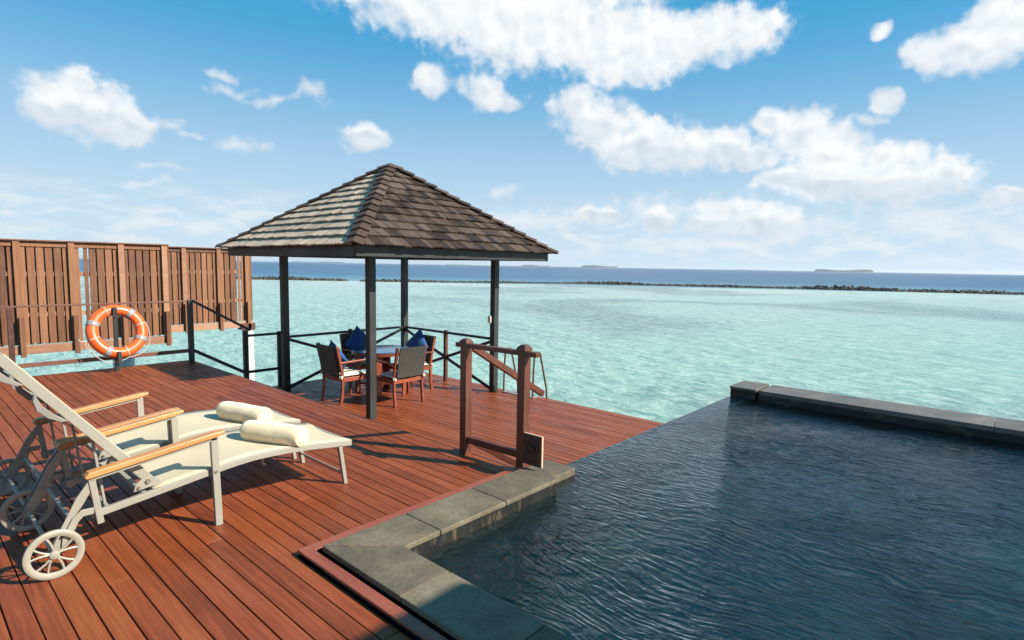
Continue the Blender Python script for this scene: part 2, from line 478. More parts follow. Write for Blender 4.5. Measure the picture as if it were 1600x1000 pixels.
def poolwater_mat():
    m, nt, b = new_mat('pool_water')
    n = NT(nt)
    nt.nodes.remove(b)
    out = nt.nodes['Material Output']
    warpn = n.noise(n.coord((1, 1, 1)), 0.9, 3, 0.5, 0, 1)
    tc = n.new('ShaderNodeTexCoord')
    ad = n.new('ShaderNodeVectorMath')
    ad.operation = 'MULTIPLY_ADD'
    n.link(warpn, ad.inputs[0])
    ad.inputs[1].default_value = (0.5, 0.5, 0)
    n.link(tc.outputs['Object'], ad.inputs[2])
    mp = n.new('ShaderNodeMapping')
    mp.inputs['Rotation'].default_value = (0, 0, R(10))
    mp.inputs['Scale'].default_value = (6.2, 33.0, 1)
    n.link(ad.outputs[0], mp.inputs[0])
    h1 = n.noise(mp.outputs[0], 1.0, 2, 0.45, 0.3)
    mp2 = n.new('ShaderNodeMapping')
    mp2.inputs['Rotation'].default_value = (0, 0, R(-24))
    mp2.inputs['Scale'].default_value = (10.0, 26.0, 1)
    n.link(ad.outputs[0], mp2.inputs[0])
    h2 = n.noise(mp2.outputs[0], 1.7, 3, 0.5, 0.5)
    # chop in the near corner where the return jet stirs the water
    vv = n.new('ShaderNodeVectorMath')
    vv.operation = 'DISTANCE'
    n.link(tc.outputs['Object'], vv.inputs[0])
    vv.inputs[1].default_value = (-1.9, 2.3, -0.05)
    near = n.rng(vv.outputs['Value'], 0.2, 2.4, 1.0, 0.0, True)
    h3 = n.noise(n.coord((1, 1, 1)), 10.0, 2, 0.5, 0.6)
    calm = n.rng(n.noise(n.coord((0.5, 0.5, 1)), 1.0, 2), 0.35, 0.65, 0.70, 1.12)
    sepw = n.new('ShaderNodeSeparateXYZ')
    n.link(tc.outputs['Object'], sepw.inputs[0])
    calm = n.math('MULTIPLY', calm, n.rng(sepw.outputs[1], 3.4, 6.2, 1.0, 0.74, True))
    h = n.math('ADD', n.math('MULTIPLY', h1, 1.0), n.math('MULTIPLY', h2, 0.28))
    h = n.math('MULTIPLY', h, calm)
    # sharpen the crests
    h = n.math('POWER', n.math('MULTIPLY', h, 0.75), 2.2)
    h = n.math('ADD', h, n.math('MULTIPLY', n.math('MULTIPLY', h3, near), 0.6))
    nm = n.bump(h, 1.0, POOL_BUMP)
    fr = n.new('ShaderNodeFresnel')
    fr.inputs['IOR'].default_value = 1.45
    n.link(nm, fr.inputs['Normal'])
    gl = n.new('ShaderNodeBsdfGlossy')
    gl.inputs['Roughness'].default_value = 0.03
    n.link(nm, gl.inputs['Normal'])
    tr = n.new('ShaderNodeBsdfRefraction')
    tr.inputs['IOR'].default_value = 1.33
    tr.inputs['Roughness'].default_value = 0.0
    n.link(nm, tr.inputs['Normal'])
    tr.inputs['Color'].default_value = (0.62, 0.84, 0.88, 1)
    mx = n.new('ShaderNodeMixShader')
    n.link(fr.outputs[0], mx.inputs[0])
    n.link(tr.outputs[0], mx.inputs[1])
    n.link(gl.outputs[0], mx.inputs[2])
    n.link(mx.outputs[0], out.inputs[0])
    return m
POOL_BUMP = 0.027
M['poolwater'] = poolwater_mat()

def sea_mat():
    m, nt, b = new_mat('lagoon_and_ocean_water')
    n = NT(nt)
    tc = n.new('ShaderNodeTexCoord')
    P = tc.outputs['Object']
    sep = n.new('ShaderNodeSeparateXYZ')
    n.link(P, sep.inputs[0])
    # signed distance to the reef line: negative on the lagoon side
    nx, ny = REEF_N
    sd = n.math('SUBTRACT', n.math('ADD', n.math('MULTIPLY', sep.outputs[0], nx), n.math('MULTIPLY', sep.outputs[1], ny)), REEF_D)
    wob = n.noise(n.coord((0.01, 0.01, 1)), 1.0, 3)
    sdw = n.math('ADD', sd, n.math('MULTIPLY', n.math('SUBTRACT', wob, 0.5), 10))
    lag = n.ramp(n.rng(sdw, -115, 0), [(0.0, (0.145, 0.300, 0.250)), (0.35, (0.225, 0.350, 0.298)), (0.75, (0.285, 0.375, 0.345)), (1.0, (0.36, 0.43, 0.40))])
    # coral and seagrass patches on the bed
    a = n.noise(n.coord((0.030, 0.030, 1), loc=(3.1, 0.4, 0)), 1.0, 8, 0.66, 0.5)
    lag = n.mix(n.rng(a, 0.47, 0.60, 0.0, 0.85, True), lag, (0.115, 0.175, 0.185))
    a2 = n.noise(n.coord((0.22, 0.22, 1)), 1.0, 5, 0.65, 0.6)
    lag = n.mix(n.rng(a2, 0.58, 0.70, 0.0, 0.5), lag, (0.065, 0.17, 0.165))
    lag = n.mix(n.rng(a2, 0.30, 0.44, 0.4, 0.0), lag, (0.30, 0.45, 0.37))
    lt = n.noise(n.coord((1.5, 1.5, 1)), 1.0, 6, 0.75, 0.8)  # fine pale and dark wave chop painted into the colour
    big = n.noise(n.coord((0.09, 0.09, 1), loc=(9, 2, 0)), 1.0, 3)
    lt = n.math('MULTIPLY_ADD', n.math('SUBTRACT', lt, 0.5), n.rng(big, 0.35, 0.65, 0.55, 1.25), 0.5)
    lag = n.mix(n.rng(lt, 0.45, 0.7, 0.0, 0.65), lag, (0.46, 0.55, 0.48))
    lag = n.mix(n.rng(lt, 0.3, 0.42, 0.50, 0.0), lag, (0.09, 0.185, 0.165))
    oc = n.ramp(n.rng(sdw, 0, 420), [(0.0, (0.17, 0.30, 0.30)), (0.05, (0.06, 0.18, 0.235)), (0.14, (0.016, 0.085, 0.160)), (1.0, (0.006, 0.050, 0.120))])
    o2 = n.noise(n.coord((0.006, 0.02, 1), rot=(0, 0, -0.6)), 1.0, 5, 0.6)
    oc = n.mix(n.rng(o2, 0.4, 0.7, 0.0, 0.4), oc, (0.03, 0.10, 0.21))
    col = n.mix(n.rng(sd, -1.5, 1.5), lag, oc)
    n.link(col, b.inputs['Base Color'])
    b.inputs['IOR'].default_value = 1.33
    b.inputs['Roughness'].default_value = 0.28
    b.inputs['Specular IOR Level'].default_value = 0.22
    w1 = n.noise(n.coord((1.1, 2.6, 1), rot=(0, 0, -0.5)), 1.0, 5, 0.6, 0.3)
    w2 = n.noise(n.coord((0.35, 0.9, 1), rot=(0, 0, -0.8)), 1.0, 4, 0.6, 0.3)
    h = n.math('ADD', n.math('MULTIPLY', w1, 0.5), w2)
    n.link(n.bump(h, 1.0, SEA_BUMP), b.inputs['Normal'])
    return m
# reef runs between these two points
RA, RB = Vector((-98.9, 62.0)), Vector((0.7, 135.9))
_t = (RB - RA).normalized()
REEF_N = (-_t.y, _t.x)
REEF_D = RA.x * REEF_N[0] + RA.y * REEF_N[1]
SEA_BUMP = 0.33
M['sea'] = sea_mat()
M['island'] = plain_mat('island_palm_canopy', (0.055, 0.075, 0.045), 0.9, 0, 0.4, 0.05)
M['sand'] = plain_mat('beach_sand', (0.55, 0.50, 0.40), 0.9, 0, 0.1, 0.05)

# ---------------------------------------------------------------- mesh helpers
class MB:
    def __init__(s):
        s.v, s.f, s.r = [], [], []
    def poly(s, pts, r=None):
        i = len(s.v)
        s.v += [tuple(p) for p in pts]
        s.f.append(tuple(range(i, i + len(pts))))
        s.r.append(random.random() if r is None else r)
    def hexa(s, p, r=None):
        """8 corners: bottom 0-3 counter-clockwise seen from above, top 4-7"""
        r = random.random() if r is None else r
        i = len(s.v)
        s.v += [tuple(q) for q in p]
        for q in ((3, 2, 1, 0), (4, 5, 6, 7), (0, 1, 5, 4), (1, 2, 6, 5), (2, 3, 7, 6), (3, 0, 4, 7)):
            s.f.append(tuple(i + k for k in q))
            s.r.append(r)
        return s
    def box(s, x0, x1, y0, y1, z0, z1, r=None):
        return s.hexa([(x0, y0, z0), (x1, y0, z0), (x1, y1, z0), (x0, y1, z0), (x0, y0, z1), (x1, y0, z1), (x1, y1, z1), (x0, y1, z1)], r)
    def bar(s, a, b, w, h, up=(0, 0, 1), r=None):
        """rectangular bar from a to b, w sideways and h along up"""
        a, b = Vector(a), Vector(b)
        d = (b - a).normalized()
        side = d.cross(Vector(up)).normalized()
        u = side.cross(d).normalized()
        q = []
        for o in (-u * h / 2, u * h / 2):
            for e, sd in ((a, -side), (b, -side), (b, side), (a, side)):
                q.append(e + sd * w / 2 + o)
        # order corners so that the bottom ring is counter-clockwise from u
        p = [q[3], q[2], q[1], q[0], q[7], q[6], q[5], q[4]]
        return s.hexa([p[3], p[2], p[1], p[0], p[7], p[6], p[5], p[4]], r)
    def tube(s, pts, rad, seg=8, closed=False, r=None, flat=1.0, caps=True):
        r = random.random() if r is None else r
        pts = [Vector(p) for p in pts]
        n = len(pts)
        rings = []
        prev = None
        for k, p in enumerate(pts):
            if closed:
                d = (pts[(k + 1) % n] - pts[k - 1]).normalized()
            else:
                d = (pts[min(k + 1, n - 1)] - pts[max(k - 1, 0)]).normalized()
            if prev is None:
                ref = Vector((0, 0, 1)) if abs(d.z) < 0.9 else Vector((1, 0, 0))
                a = d.cross(ref).normalized()
            else:
                a = (prev - d * prev.dot(d)).normalized()
            prev = a
            b = d.cross(a)
            rr = rad[k] if isinstance(rad, (list, tuple)) else rad
            i = len(s.v)
            for j in range(seg):
                t = 2 * math.pi * j / seg
                s.v.append(tuple(p + a * math.cos(t) * rr + b * math.sin(t) * rr * flat))
            rings.append(i)
        rng = range(n if closed else n - 1)
        for k in rng:
            i, j = rings[k], rings[(k + 1) % n]
            for q in range(seg):
                s.f.append((i + q, i + (q + 1) % seg, j + (q + 1) % seg, j + q))
                s.r.append(r)
        if not closed and caps:
            s.f.append(tuple(rings[0] + q for q in reversed(range(seg))))
            s.f.append(tuple(rings[-1] + q for q in range(seg)))
            s.r += [r, r]
        return s
    def extrude(s, pts, vec, r=None):
        """closed polygon pts pushed along vec"""
        r = random.random() if r is None else r
        vec = Vector(vec)
        n = len(pts)
        i = len(s.v)
        s.v += [tuple(Vector(p)) for p in pts] + [tuple(Vector(p) + vec) for p in pts]
        s.f.append(tuple(i + k for k in reversed(range(n))))
        s.f.append(tuple(i + n + k for k in range(n)))
        s.r += [r, r]
        for k in range(n):
            j = (k + 1) % n
            s.f.append((i + k, i + j, i + n + j, i + n + k))
            s.r.append(r)
        return s
    def build(s, name, mat, parent=None, bevel=0.0, smooth=False, loc=None, weld=False):
        me = bpy.data.meshes.new(name)
        me.from_pydata(s.v, [], s.f)
        at = me.attributes.new('rnd', 'FLOAT', 'FACE')
        at.data.foreach_set('value', s.r)
        bm = bmesh.new()
        bm.from_mesh(me)
        if weld:
            bmesh.ops.remove_doubles(bm, verts=bm.verts, dist=.0004)
        bmesh.ops.recalc_face_normals(bm, faces=bm.faces)
        bm.to_mesh(me)
        bm.free()
        me.materials.append(mat)
        if smooth:
            me.polygons.foreach_set('use_smooth', [True] * len(me.polygons))
            try:
                me.set_sharp_from_angle(angle=R(50))
            except Exception:
                pass
        o = bpy.data.objects.new(name, me)
        C.objects.link(o)
        if parent:
            o.parent = parent
        if loc:
            o.location = loc
        if bevel:
            md = o.modifiers.new('bevel', 'BEVEL')
            md.width = bevel
            md.segments = 2
            md.limit_method = 'ANGLE'
            md.angle_limit = R(50)
        return o

def tag(o, label=None, cat=None, group=None, kind=None):
    for k, v in (('label', label), ('category', cat), ('group', group), ('kind', kind)):
        if v:
            o[k] = v
    return o

def thing(name, loc, label, cat, group=None, rz=0.0):
    o = bpy.data.objects.new(name, None)
    o.empty_display_size = 0.1
    o.location = loc
    o.rotation_euler = (0, 0, rz)
    C.objects.link(o)
    return tag(o, label, cat, group)

def rebase(o, base):
    """move a mesh's origin to base while its vertices stay put in the world"""
    o.data.transform(Matrix.Translation(-Vector(base)))
    o.location = base
    return o

def children(o):
    return [c for c in bpy.data.objects if c.parent == o]

def copy_tree(o, parent=None):
    c = o.copy()
    C.objects.link(c)
    c.parent = parent
    for ch in children(o):
        copy_tree(ch, c)
    return c

def wb(mb, name, mat, root, **k):
    """build a part whose vertices are given in world space under a root that is not rotated"""
    o = mb.build(name, mat, None, **k)
    base = root.location.copy()
    if root.parent:
        base = root.parent.location + base
    o.data.transform(Matrix.Translation(-base))
    o.parent = root
    return o

LOW = -0.583      # level of the pavilion deck
SEA = -2.0

# ---------------------------------------------------------------- sea
def build_sea():
    mb = MB()
    s = [-16000, -6000, -900, -200, -60, 0, 60, 200, 900, 6000, 16000]
    for i in range(len(s) - 1):
        for j in range(len(s) - 1):
            mb.poly([(s[i], s[j], 0), (s[i + 1], s[j], 0), (s[i + 1], s[j + 1], 0), (s[i], s[j + 1], 0)], 0.5)
    o = mb.build('sea', M['sea'])
    o.location = (0, 0, SEA)
    tag(o, kind='structure')
build_sea()

def build_haze():
    mb = MB()
    mb.box(-16500, 16500, -16500, 16500, SEA - 3.5, 32)
    m = bpy.data.materials.new('humid_sea_air')
    m.use_nodes = True
    nt = m.node_tree
    nt.nodes.remove(nt.nodes['Principled BSDF'])
    v = nt.nodes.new('ShaderNodeVolumePrincipled')
    v.inputs['Color'].default_value = (0.86, 0.93, 1.0, 1)
    v.inputs['Density'].default_value = HAZE
    v.inputs['Anisotropy'].default_value = 0.2
    nt.links.new(v.outputs[0], nt.nodes['Material Output'].inputs['Volume'])
    o = mb.build('haze', m)
    tag(o, kind='stuff')
HAZE = 0.00010
build_haze()

# ---------------------------------------------------------------- breakwater
def boulder(mb, c, r, rnd):
    ico = boulder.ico
    ax = Vector((rnd.uniform(0.8, 1.35), rnd.uniform(0.7, 1.2), rnd.uniform(0.6, 0.95)))
    q = Matrix.Rotation(rnd.uniform(0, 6.28), 3, 'Z') @ Matrix.Rotation(rnd.uniform(-0.5, 0.5), 3, 'X')
    i = len(mb.v)
    for v in ico[0]:
        d = Vector(v) * (1 + rnd.uniform(-0.2, 0.2))
        mb.v.append(tuple(Vector(c) + q @ Vector((d.x * ax.x, d.y * ax.y, d.z * ax.z)) * r))
    t = rnd.random()
    for f in ico[1]:
        mb.f.append(tuple(i + k for k in f))
        mb.r.append(t)
def _ico():
    bm = bmesh.new()
    bmesh.ops.create_icosphere(bm, subdivisions=1, radius=1)
    v = [tuple(x.co) for x in bm.verts]
    f = [tuple(x.index for x in g.verts) for g in bm.faces]
    bm.free()
    return v, f
boulder.ico = _ico()

def breakwater(line, label):
    rnd = random.Random(5)
    mb = MB()
    for (ax, ay, ah), (bx, by, bh) in zip(line[:-1], line[1:]):
        L = math.hypot(bx - ax, by - ay)
        k = int(L / 0.085)
        for i in range(k):
            t = (i + rnd.random()) / k
            h = ah + (bh - ah) * t
            h *= 0.8 + 0.35 * math.sin(t * L * 0.21) * math.sin(t * L * 0.083 + 1)
            lat = rnd.uniform(-1, 1)
            top = h * (1 - 0.75 * abs(lat)) 
            nx, ny = -(by - ay) / L, (bx - ax) / L
            r = rnd.uniform(0.16, 0.36)
            boulder(mb, (ax + (bx - ax) * t + nx * lat * 1.3, ay + (by - ay) * t + ny * lat * 1.3, SEA + max(0.02, top - r * 0.8) * rnd.uniform(0.55, 1.0)), r, rnd)
        q = [(ax - nx * .9, ay - ny * .9, SEA - .4), (bx - nx * .9, by - ny * .9, SEA - .4), (bx + nx * .9, by + ny * .9, SEA - .4), (ax + nx * .9, ay + ny * .9, SEA - .4)]
        q += [(ax - nx * .3, ay - ny * .3, SEA + ah * .35), (bx - nx * .3, by - ny * .3, SEA + bh * .35), (bx + nx * .3, by + ny * .3, SEA + bh * .35), (ax + nx * .3, ay + ny * .3, SEA + ah * .35)]
        mb.hexa(q, .3)
    o = mb.build('breakwater', M['rock'])
    rebase(o, (line[0][0], line[0][1], SEA))
    tag(o, label, 'breakwater', 'rock breakwaters across the lagoon')
breakwater([(-150, 20, .8), (-113.5, 49.2, .8), (-99.3, 62.0, .8)], 'short rock breakwater seen between the timber screen and the gap beside the gazebo post')
breakwater([(-95.5, 62.8, .6), (-69.9, 98.6, .70), (-32.0, 120.7, .95), (.7, 135.9, 1.05), (60, 163, 1.1)], 'long dark rock breakwater running from the gap to the right edge below the horizon')

# ---------------------------------------------------------------- islands
def island(az0, az1, hdeg, dist, label, sand=True):
    rnd = random.Random(int(abs(az0) * 100))
    a0, a1 = R(az0), R(az1)
    p0 = Vector((math.sin(a0), math.cos(a0), 0)) * dist
    p1 = Vector((math.sin(a1), math.cos(a1), 0)) * dist
    mid = (p0 + p1) / 2
    half = (p1 - p0).length / 2
    ux = (p1 - p0).normalized()
    uy = Vector((-ux.y, ux.x, 0))
    H = math.tan(R(hdeg)) * dist
    root = thing('island', (mid.x, mid.y, SEA), label, 'island', 'low islands along the horizon')
    n, mrows = 90, 12
    mb = MB()
    V = {}
    for i in range(n + 1):
        s = i / n * 2 - 1
        for j in range(mrows + 1):
            t = j / mrows * 2 - 1
            env = max(0, 1 - abs(s) ** 4) * max(0, 1 - abs(t) ** 4)
            edge = min(1, env * 3)
            hh = H * edge * (0.55 + 0.28 * math.sin(3 * s + az0) * (1 - s * s) + 0.30 * rnd.random())
            w = math.sqrt(max(0.0, 1 - s * s)) * half * 0.35 + 1
            p = ux * (s * half) + uy * (t * w)
            V[i, j] = (p.x, p.y, hh + 1.2 if edge > 0.05 else 0.0)
    for i in range(n):
        for j in range(mrows):
            mb.poly([V[i, j], V[i + 1, j], V[i + 1, j + 1], V[i, j + 1]], 0.5)
    mb.build('trees', M['island'], root)
    if sand:
        sb = MB()
        pts = []
        for k in range(40):
            t = k / 40 * 2 * math.pi
            p = ux * math.cos(t) * half * 1.03 + uy * math.sin(t) * half * 0.38
            pts.append((p.x, p.y, -1))
        sb.extrude(pts, (0, 0, 1 + H * 0.09))
        sb.build('beach', M['sand'], root)
island(-63.0, -58.1, 0.10, 5200, 'low faint island strip just right of the gazebo\'s left post')
island(-48.5, -45.7, 0.06, 6500, 'small faint island between the gazebo\'s back and right posts')
island(-40.9, -37.9, 0.13, 5200, 'small island just right of the gazebo\'s right post below the eave')
island(-34.9, -31.2, 0.20, 4600, 'dark low island in the clear horizon nearest the gazebo roof tip')
island(-13.9, -9.3, 0.24, 4200, 'largest and greenest island with pale beach on the right horizon')
island(-20.5, -17.5, 0.05, 8000, 'barely visible sliver of land left of the largest island', False)
island(0.15, 2.6, 0.16, 5200, 'island cut by the right edge of the photo', False)

# ---------------------------------------------------------------- decks
def boards(mb, x0, x1, y0, y1, z, w, rnd, gap=0.006, th=0.028, xcut=None):
    y = y1
    while y - w > y0 - 0.001:
        x = x0
        segs = []
        cuts = []
        cx = x0 + rnd.uniform(0.6, 3.6)
        while cx < x1 - 0.5:
            cuts.append(cx)
            cx += rnd.uniform(2.4, 4.2)
        cuts.append(x1)
        for c in cuts:
            segs.append((x, c - 0.0015))
            x = c + 0.0015
        for a, b in segs:
            dz = rnd.uniform(-0.0012, 0.0012)
            g = gap * rnd.uniform(0.75, 1.25)
            mb.box(a, b, y - w + g / 2, y - g / 2, z - th, z + dz, rnd.random())
        y -= w

def build_decks():
    rnd = random.Random(3)
    w = 0.0935
    mb = MB()
    boards(mb, -9.62, 6.0, -4.0, 1.406, 0.0, w, rnd)
    boards(mb, -9.62, -2.766, 1.406, 3.21, 0.0, 0.0902, rnd)
    o = mb.build('deck', M['deck'], bevel=0.002)
    tag(rebase(o, (0, 0, 0)), kind='structure')
    # one dark slab for joists and the shade under the boards, and the fascia round the edge
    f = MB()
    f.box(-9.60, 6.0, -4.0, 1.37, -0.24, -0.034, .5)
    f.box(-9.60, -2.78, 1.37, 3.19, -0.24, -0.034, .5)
    u = f.build('deck_joist_shade', M['underside'])
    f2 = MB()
    f2.box(-2.83, 6.0, 1.375, 1.495, -0.24, -0.10, .5)  # dark box added so the gap beside the frame reads as shade
    tag(f2.build('frame_gap_shade', M['underside']), kind='structure')
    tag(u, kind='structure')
    f = MB()
    f.box(-9.645, -9.622, -4.0, 3.235, -0.25, -0.004)
    f.box(-9.62, -2.775, 3.212, 3.236, -0.25, -0.003)
    e = f.build('deck_fascia', M['postwood'], bevel=0.002)
    tag(e, kind='structure')
    # lower deck
    mb = MB()
    boards(mb, -9.36, -2.68, 3.24, 7.02, LOW, 0.097, rnd)
    mb.box(-9.36, -6.2, 7.03, 7.17, LOW - 0.028, LOW, .4)
    mb.box(-6.197, -2.68, 7.03, 7.17, LOW - 0.028, LOW + .001, .7)
    mb.box(-9.47, -9.365, 3.24, 7.17, LOW - 0.028, LOW + .002, .3)
    o = mb.build('lower_deck', M['deck'], bevel=0.002)
    tag(rebase(o, (-6, 5, LOW)), kind='structure')
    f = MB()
    f.box(-9.44, -2.7, 3.25, 7.15, LOW - .24, LOW - .034, .5)  # dark slab again, for joists and the shade below
    tag(f.build('lower_deck_joist_shade', M['underside']), kind='structure')
    f = MB()
    f.box(-9.495, -9.472, 3.2, 7.19, LOW - .25, LOW - .003)
    f.box(-9.47, -2.7, 7.172, 7.195, LOW - .25, LOW - .004)
    tag(f.build('lower_deck_fascia', M['postwood'], bevel=0.002), kind='structure')
    # steps between the two decks
    st = MB()
    for k, (a, b) in enumerate(((3.24, 3.53), (3.55, 3.84))):
        z = -0.194 * (k + 1)
        for q in range(3):
            st.box(-9.3, -3.42, a + q * 0.097, a + q * 0.097 + 0.092, z - 0.028, z)
        st.box(-9.3, -3.42, b - 0.012, b + 0.006, z - 0.19, z - 0.03)
    tag(st.build('steps', M['deck'], bevel=0.002), kind='structure')
build_decks()

# ---------------------------------------------------------------- pool
WL = -0.052
def build_pool():
    cop = MB()
    z0, z1 = 0.030, 0.062
    def slab(p, r=None):
        cop.extrude([(x, y, z0) for x, y in p], (0, 0, z1 - z0), r)
    # front leg, mitred at the corner
    slab([(-2.655, 1.496), (-1.982, 1.496), (-1.982, 1.794), (-2.333, 1.794)], .35)
    x = -1.977
    k = 0
    while x < 6:
        slab([(x, 1.496), (x + 0.60, 1.496), (x + 0.60, 1.794), (x, 1.794)], (.8, .3, .55)[k % 3])
        x += 0.605
        k += 1
    # left leg
    slab([(-2.66, 1.501), (-2.337, 1.799), (-2.337, 2.045), (-2.66, 2.045)], .6)
    slab([(-2.66, 2.050), (-2.337, 2.050), (-2.337, 2.595), (-2.66, 2.595)], .75)
    slab([(-2.66, 2.600), (-2.337, 2.600), (-2.337, 3.16), (-2.66, 3.16)], .5)
    o = cop.build('pool_coping', M['coping'], bevel=0.006)
    tag(rebase(o, (-2.6, 2, 0)), kind='structure')
    e = MB()
    e.box(-2.75, -2.47, 3.176, 3.54, -0.10, 0.002, .4)
    tag(rebase(e.build('coping_end_block', M['coping'], bevel=0.006), (-2.6, 3.4, -.1)), kind='structure')
    # red frame board round the coping, proud of the deck
    f = MB()
    f.extrude([(-2.763, 1.409, .020), (6, 1.409, .020), (6, 1.473, .020), (-2.690, 1.473, .020)], (0, 0, .015), .5)
    f.extrude([(-2.763, 1.412, .020), (-2.693, 1.474, .020), (-2.693, 1.54, .020), (-2.665, 1.54, .020), (-2.665, 3.165, .020), (-2.763, 3.165, .020)], (0, 0, .015), .6)
    tag(rebase(f.build('pool_frame_board', M['redboard'], bevel=0.003), (-2.8, 1.5, 0)), kind='structure')
    # basin
    x0, x1, y0, y1, zf = -2.36, 6.0, 1.772, 7.16, -1.35
    b = MB()
    b.box(-2.66, x1, 1.50, y1 + 0.25, zf - 0.2, zf, .5)
    b.box(-2.66, x0, 1.50, 3.17, zf + .001, -0.088, .5)
    b.box(-2.66, -2.47, 3.171, 3.56, zf + .001, -0.105, .5)
    b.box(-2.655, -2.43, 3.561, y1, zf + .001, WL - 0.006, .5)     # weir wall under the infinity edge
    b.box(x0 + .001, x1, 1.50, y0, zf + .001, -0.088, .5)
    b.box(-2.42, x1, y1, y1 + 0.5, zf + .001, -0.135, .5)
    b.box(x1, x1 + .2, 1.6, y1 + .5, zf + .001, 0.0, .5)
    tag(b.build('pool_basin', M['pooltile']), kind='structure')
    g = MB()
    g.box(-2.655, x0 + .002, 1.56, 3.16, -0.087, 0.029, .5)
    g.box(x0 + .003, x1, 1.56, y0 + .002, -0.087, 0.029, .5)
    g.box(-2.75, -2.66, 1.56, 3.16, -0.087, 0.019, .5)
    tag(g.build('coping_bed', M['blackstone']), kind='structure')
    w = MB()
    w.poly([(-2.362, 1.770, WL), (6, 1.770, WL), (6, 7.165, WL), (-2.655, 7.165, WL), (-2.655, 3.538, WL), (-2.472, 3.538, WL), (-2.472, 3.14, WL), (-2.362, 3.14, WL)])
    o = w.build('pool_water', M['poolwater'])
    tag(o, kind='structure')
    # outer skin of the infinity edge, wet dark stone down to the lower deck and the sea bed
    s = MB()
    s.box(-2.668, -2.657, 3.575, 7.40, LOW + .002, WL - .008, .2)
    s.box(-2.80, 6.2, 7.66, 7.72, SEA - .5, -0.06, .2)
    s.box(-2.80, -2.70, 7.2, 7.66, SEA - .5, -0.3, .2)
    tag(s.build('pool_outer_wall', M['wallstone']), kind='structure')
    # raised stone wall at the far end
    r = thing('pool_wall', (-2.6, 7.4, -0.1), 'low dark stone wall closing the far side of the infinity pool', 'wall')
    a = MB()
    a.box(-2.645, -2.335, 7.17, 7.66, -0.13, 0.058, .3)
    a.box(-2.30, 6.2, 7.17, 7.66, -0.13, 0.030, .2)
    wb(a, 'wall_body', M['blackstone'], r, bevel=0.004)
    c = MB()
    c.box(-2.655, -2.33, 7.16, 7.67, 0.059, 0.085, .6)
    x = -2.29
    k = 0
    while x < 6.0:
        c.box(x, x + 1.10, 7.16, 7.67, 0.031, 0.082, (.5, .75, .4, .65)[k % 4])
        x += 1.105
        k += 1
    wb(c, 'capping_stone', M['wallstone'], r, bevel=0.004)
build_pool()

# ---------------------------------------------------------------- piles under the decks
def pile(x, y, z1, label, rad=0.14, grp='white piles standing in the lagoon'):
    mb = MB()
    mb.tube([(x, y, SEA - 0.6), (x, y, SEA + 0.6)], rad, 20)
    mb.tube([(x, y, SEA + 0.6), (x, y, SEA + 0.62)], rad * 0.97, 20)
    mb.tube([(x, y, SEA + 0.62), (x, y, z1)], rad, 20)
    o = mb.build('pile', M['whitepile'], smooth=True)
    rebase(o, (x, y, SEA))
    tag(o, label, 'pile', grp)

# ---------------------------------------------------------------- timber screens over the water
def fence(x, posts, y0, y1, zt, zb, label, slat_w, missing=(), loc_y=0, seed=1, face=1):
    rnd = random.Random(seed)
    r = thing('privacy_fence', (x, (y0 + y1) / 2, zb), label, 'fence', 'timber privacy screens over the lagoon')
    # slats alternate front and back of the middle rails; every second one sits behind
    sl = MB()
    allp = [y0] + [p for p in posts if y0 < p < y1] + [y1]
    n = 0
    for a, b in zip(allp[:-1], allp[1:]):
        lo, hi = a + 0.004, b - 0.004
        k = max(1, round((hi - lo) / slat_w))
        w = (hi - lo) / k
        for i in range(k):
            n += 1
            yy = lo + w * (i + 0.5)
            cut = 0.045 if any(abs(yy - q) < w * 0.5 for q in missing) else 0.0
            ww = w * rnd.uniform(0.385, 0.425)
            o1 = rnd.uniform(-.003, .003)
            sl.box(x + .014 + o1, x + .030 + o1, yy - ww + cut, yy + ww, zb + 0.15 + rnd.uniform(0, .02), zt - 0.05 - rnd.uniform(0, .02))
            if not any(q - w * 1.2 < yy < q - w * .1 for q in missing):
                sl.box(x - .032, x - .016, yy + w * .18, yy + w * .82, zb + 0.15, zt - 0.05, 0.1)
    wb(sl, 'slats', M['fence'], r, bevel=0.0015)
    for p in posts:
        pm = MB()
        pm.box(x + 0.034, x + 0.085, p - 0.045, p + 0.045, zb + 0.15, zt - 0.005)
        wb(pm, 'post', M['fencebeam' if rnd.random() < 0.35 else 'fence'], r, bevel=0.003)
        st = MB()
        st.box(x + 0.09, x + 0.15, p - 0.03, p + 0.04, zb - 0.04, zb + 0.62)
        wb(st, 'knee_post', M['fence'], r, bevel=0.003)
    for z in (zb + 0.62, zb + 1.30):
        rm = MB()
        rm.box(x - 0.015, x + 0.010, y0, y1, z, z + 0.07)
        wb(rm, 'middle_rail', M['fencebeam'], r)
    t = MB()
    t.box(x - 0.05, x + 0.10, y0, y1, zt, zt + 0.022)
    t.box(x + 0.03, x + 0.05, y0, y1, zt - 0.09, zt - 0.001)
    wb(t, 'top_rail', M['fence'], r, bevel=0.002)
    b = MB()
    b.box(x + 0.03, x + 0.085, y0, y1, zb, zb + 0.145)
    wb(b, 'bottom_beam', M['fencebeam'], r, bevel=0.003)
    return r
fence(-12.3, [-2.3, -1.5, -.7, .05, .80, 1.55, 2.27, 3.0, 3.70], -2.4, 3.78, 1.83, -0.05, 'weathered slatted timber screen behind the life ring, the nearer and longer stretch', 0.118, missing=(2.475,), seed=4)
fence(-14.0, [4.60, 5.34, 5.98], 4.0, 6.10, 1.83, -0.04, 'weathered slatted timber screen ending beside the gazebo eave, the farther stretch', 0.118, missing=(5.83,), seed=9)
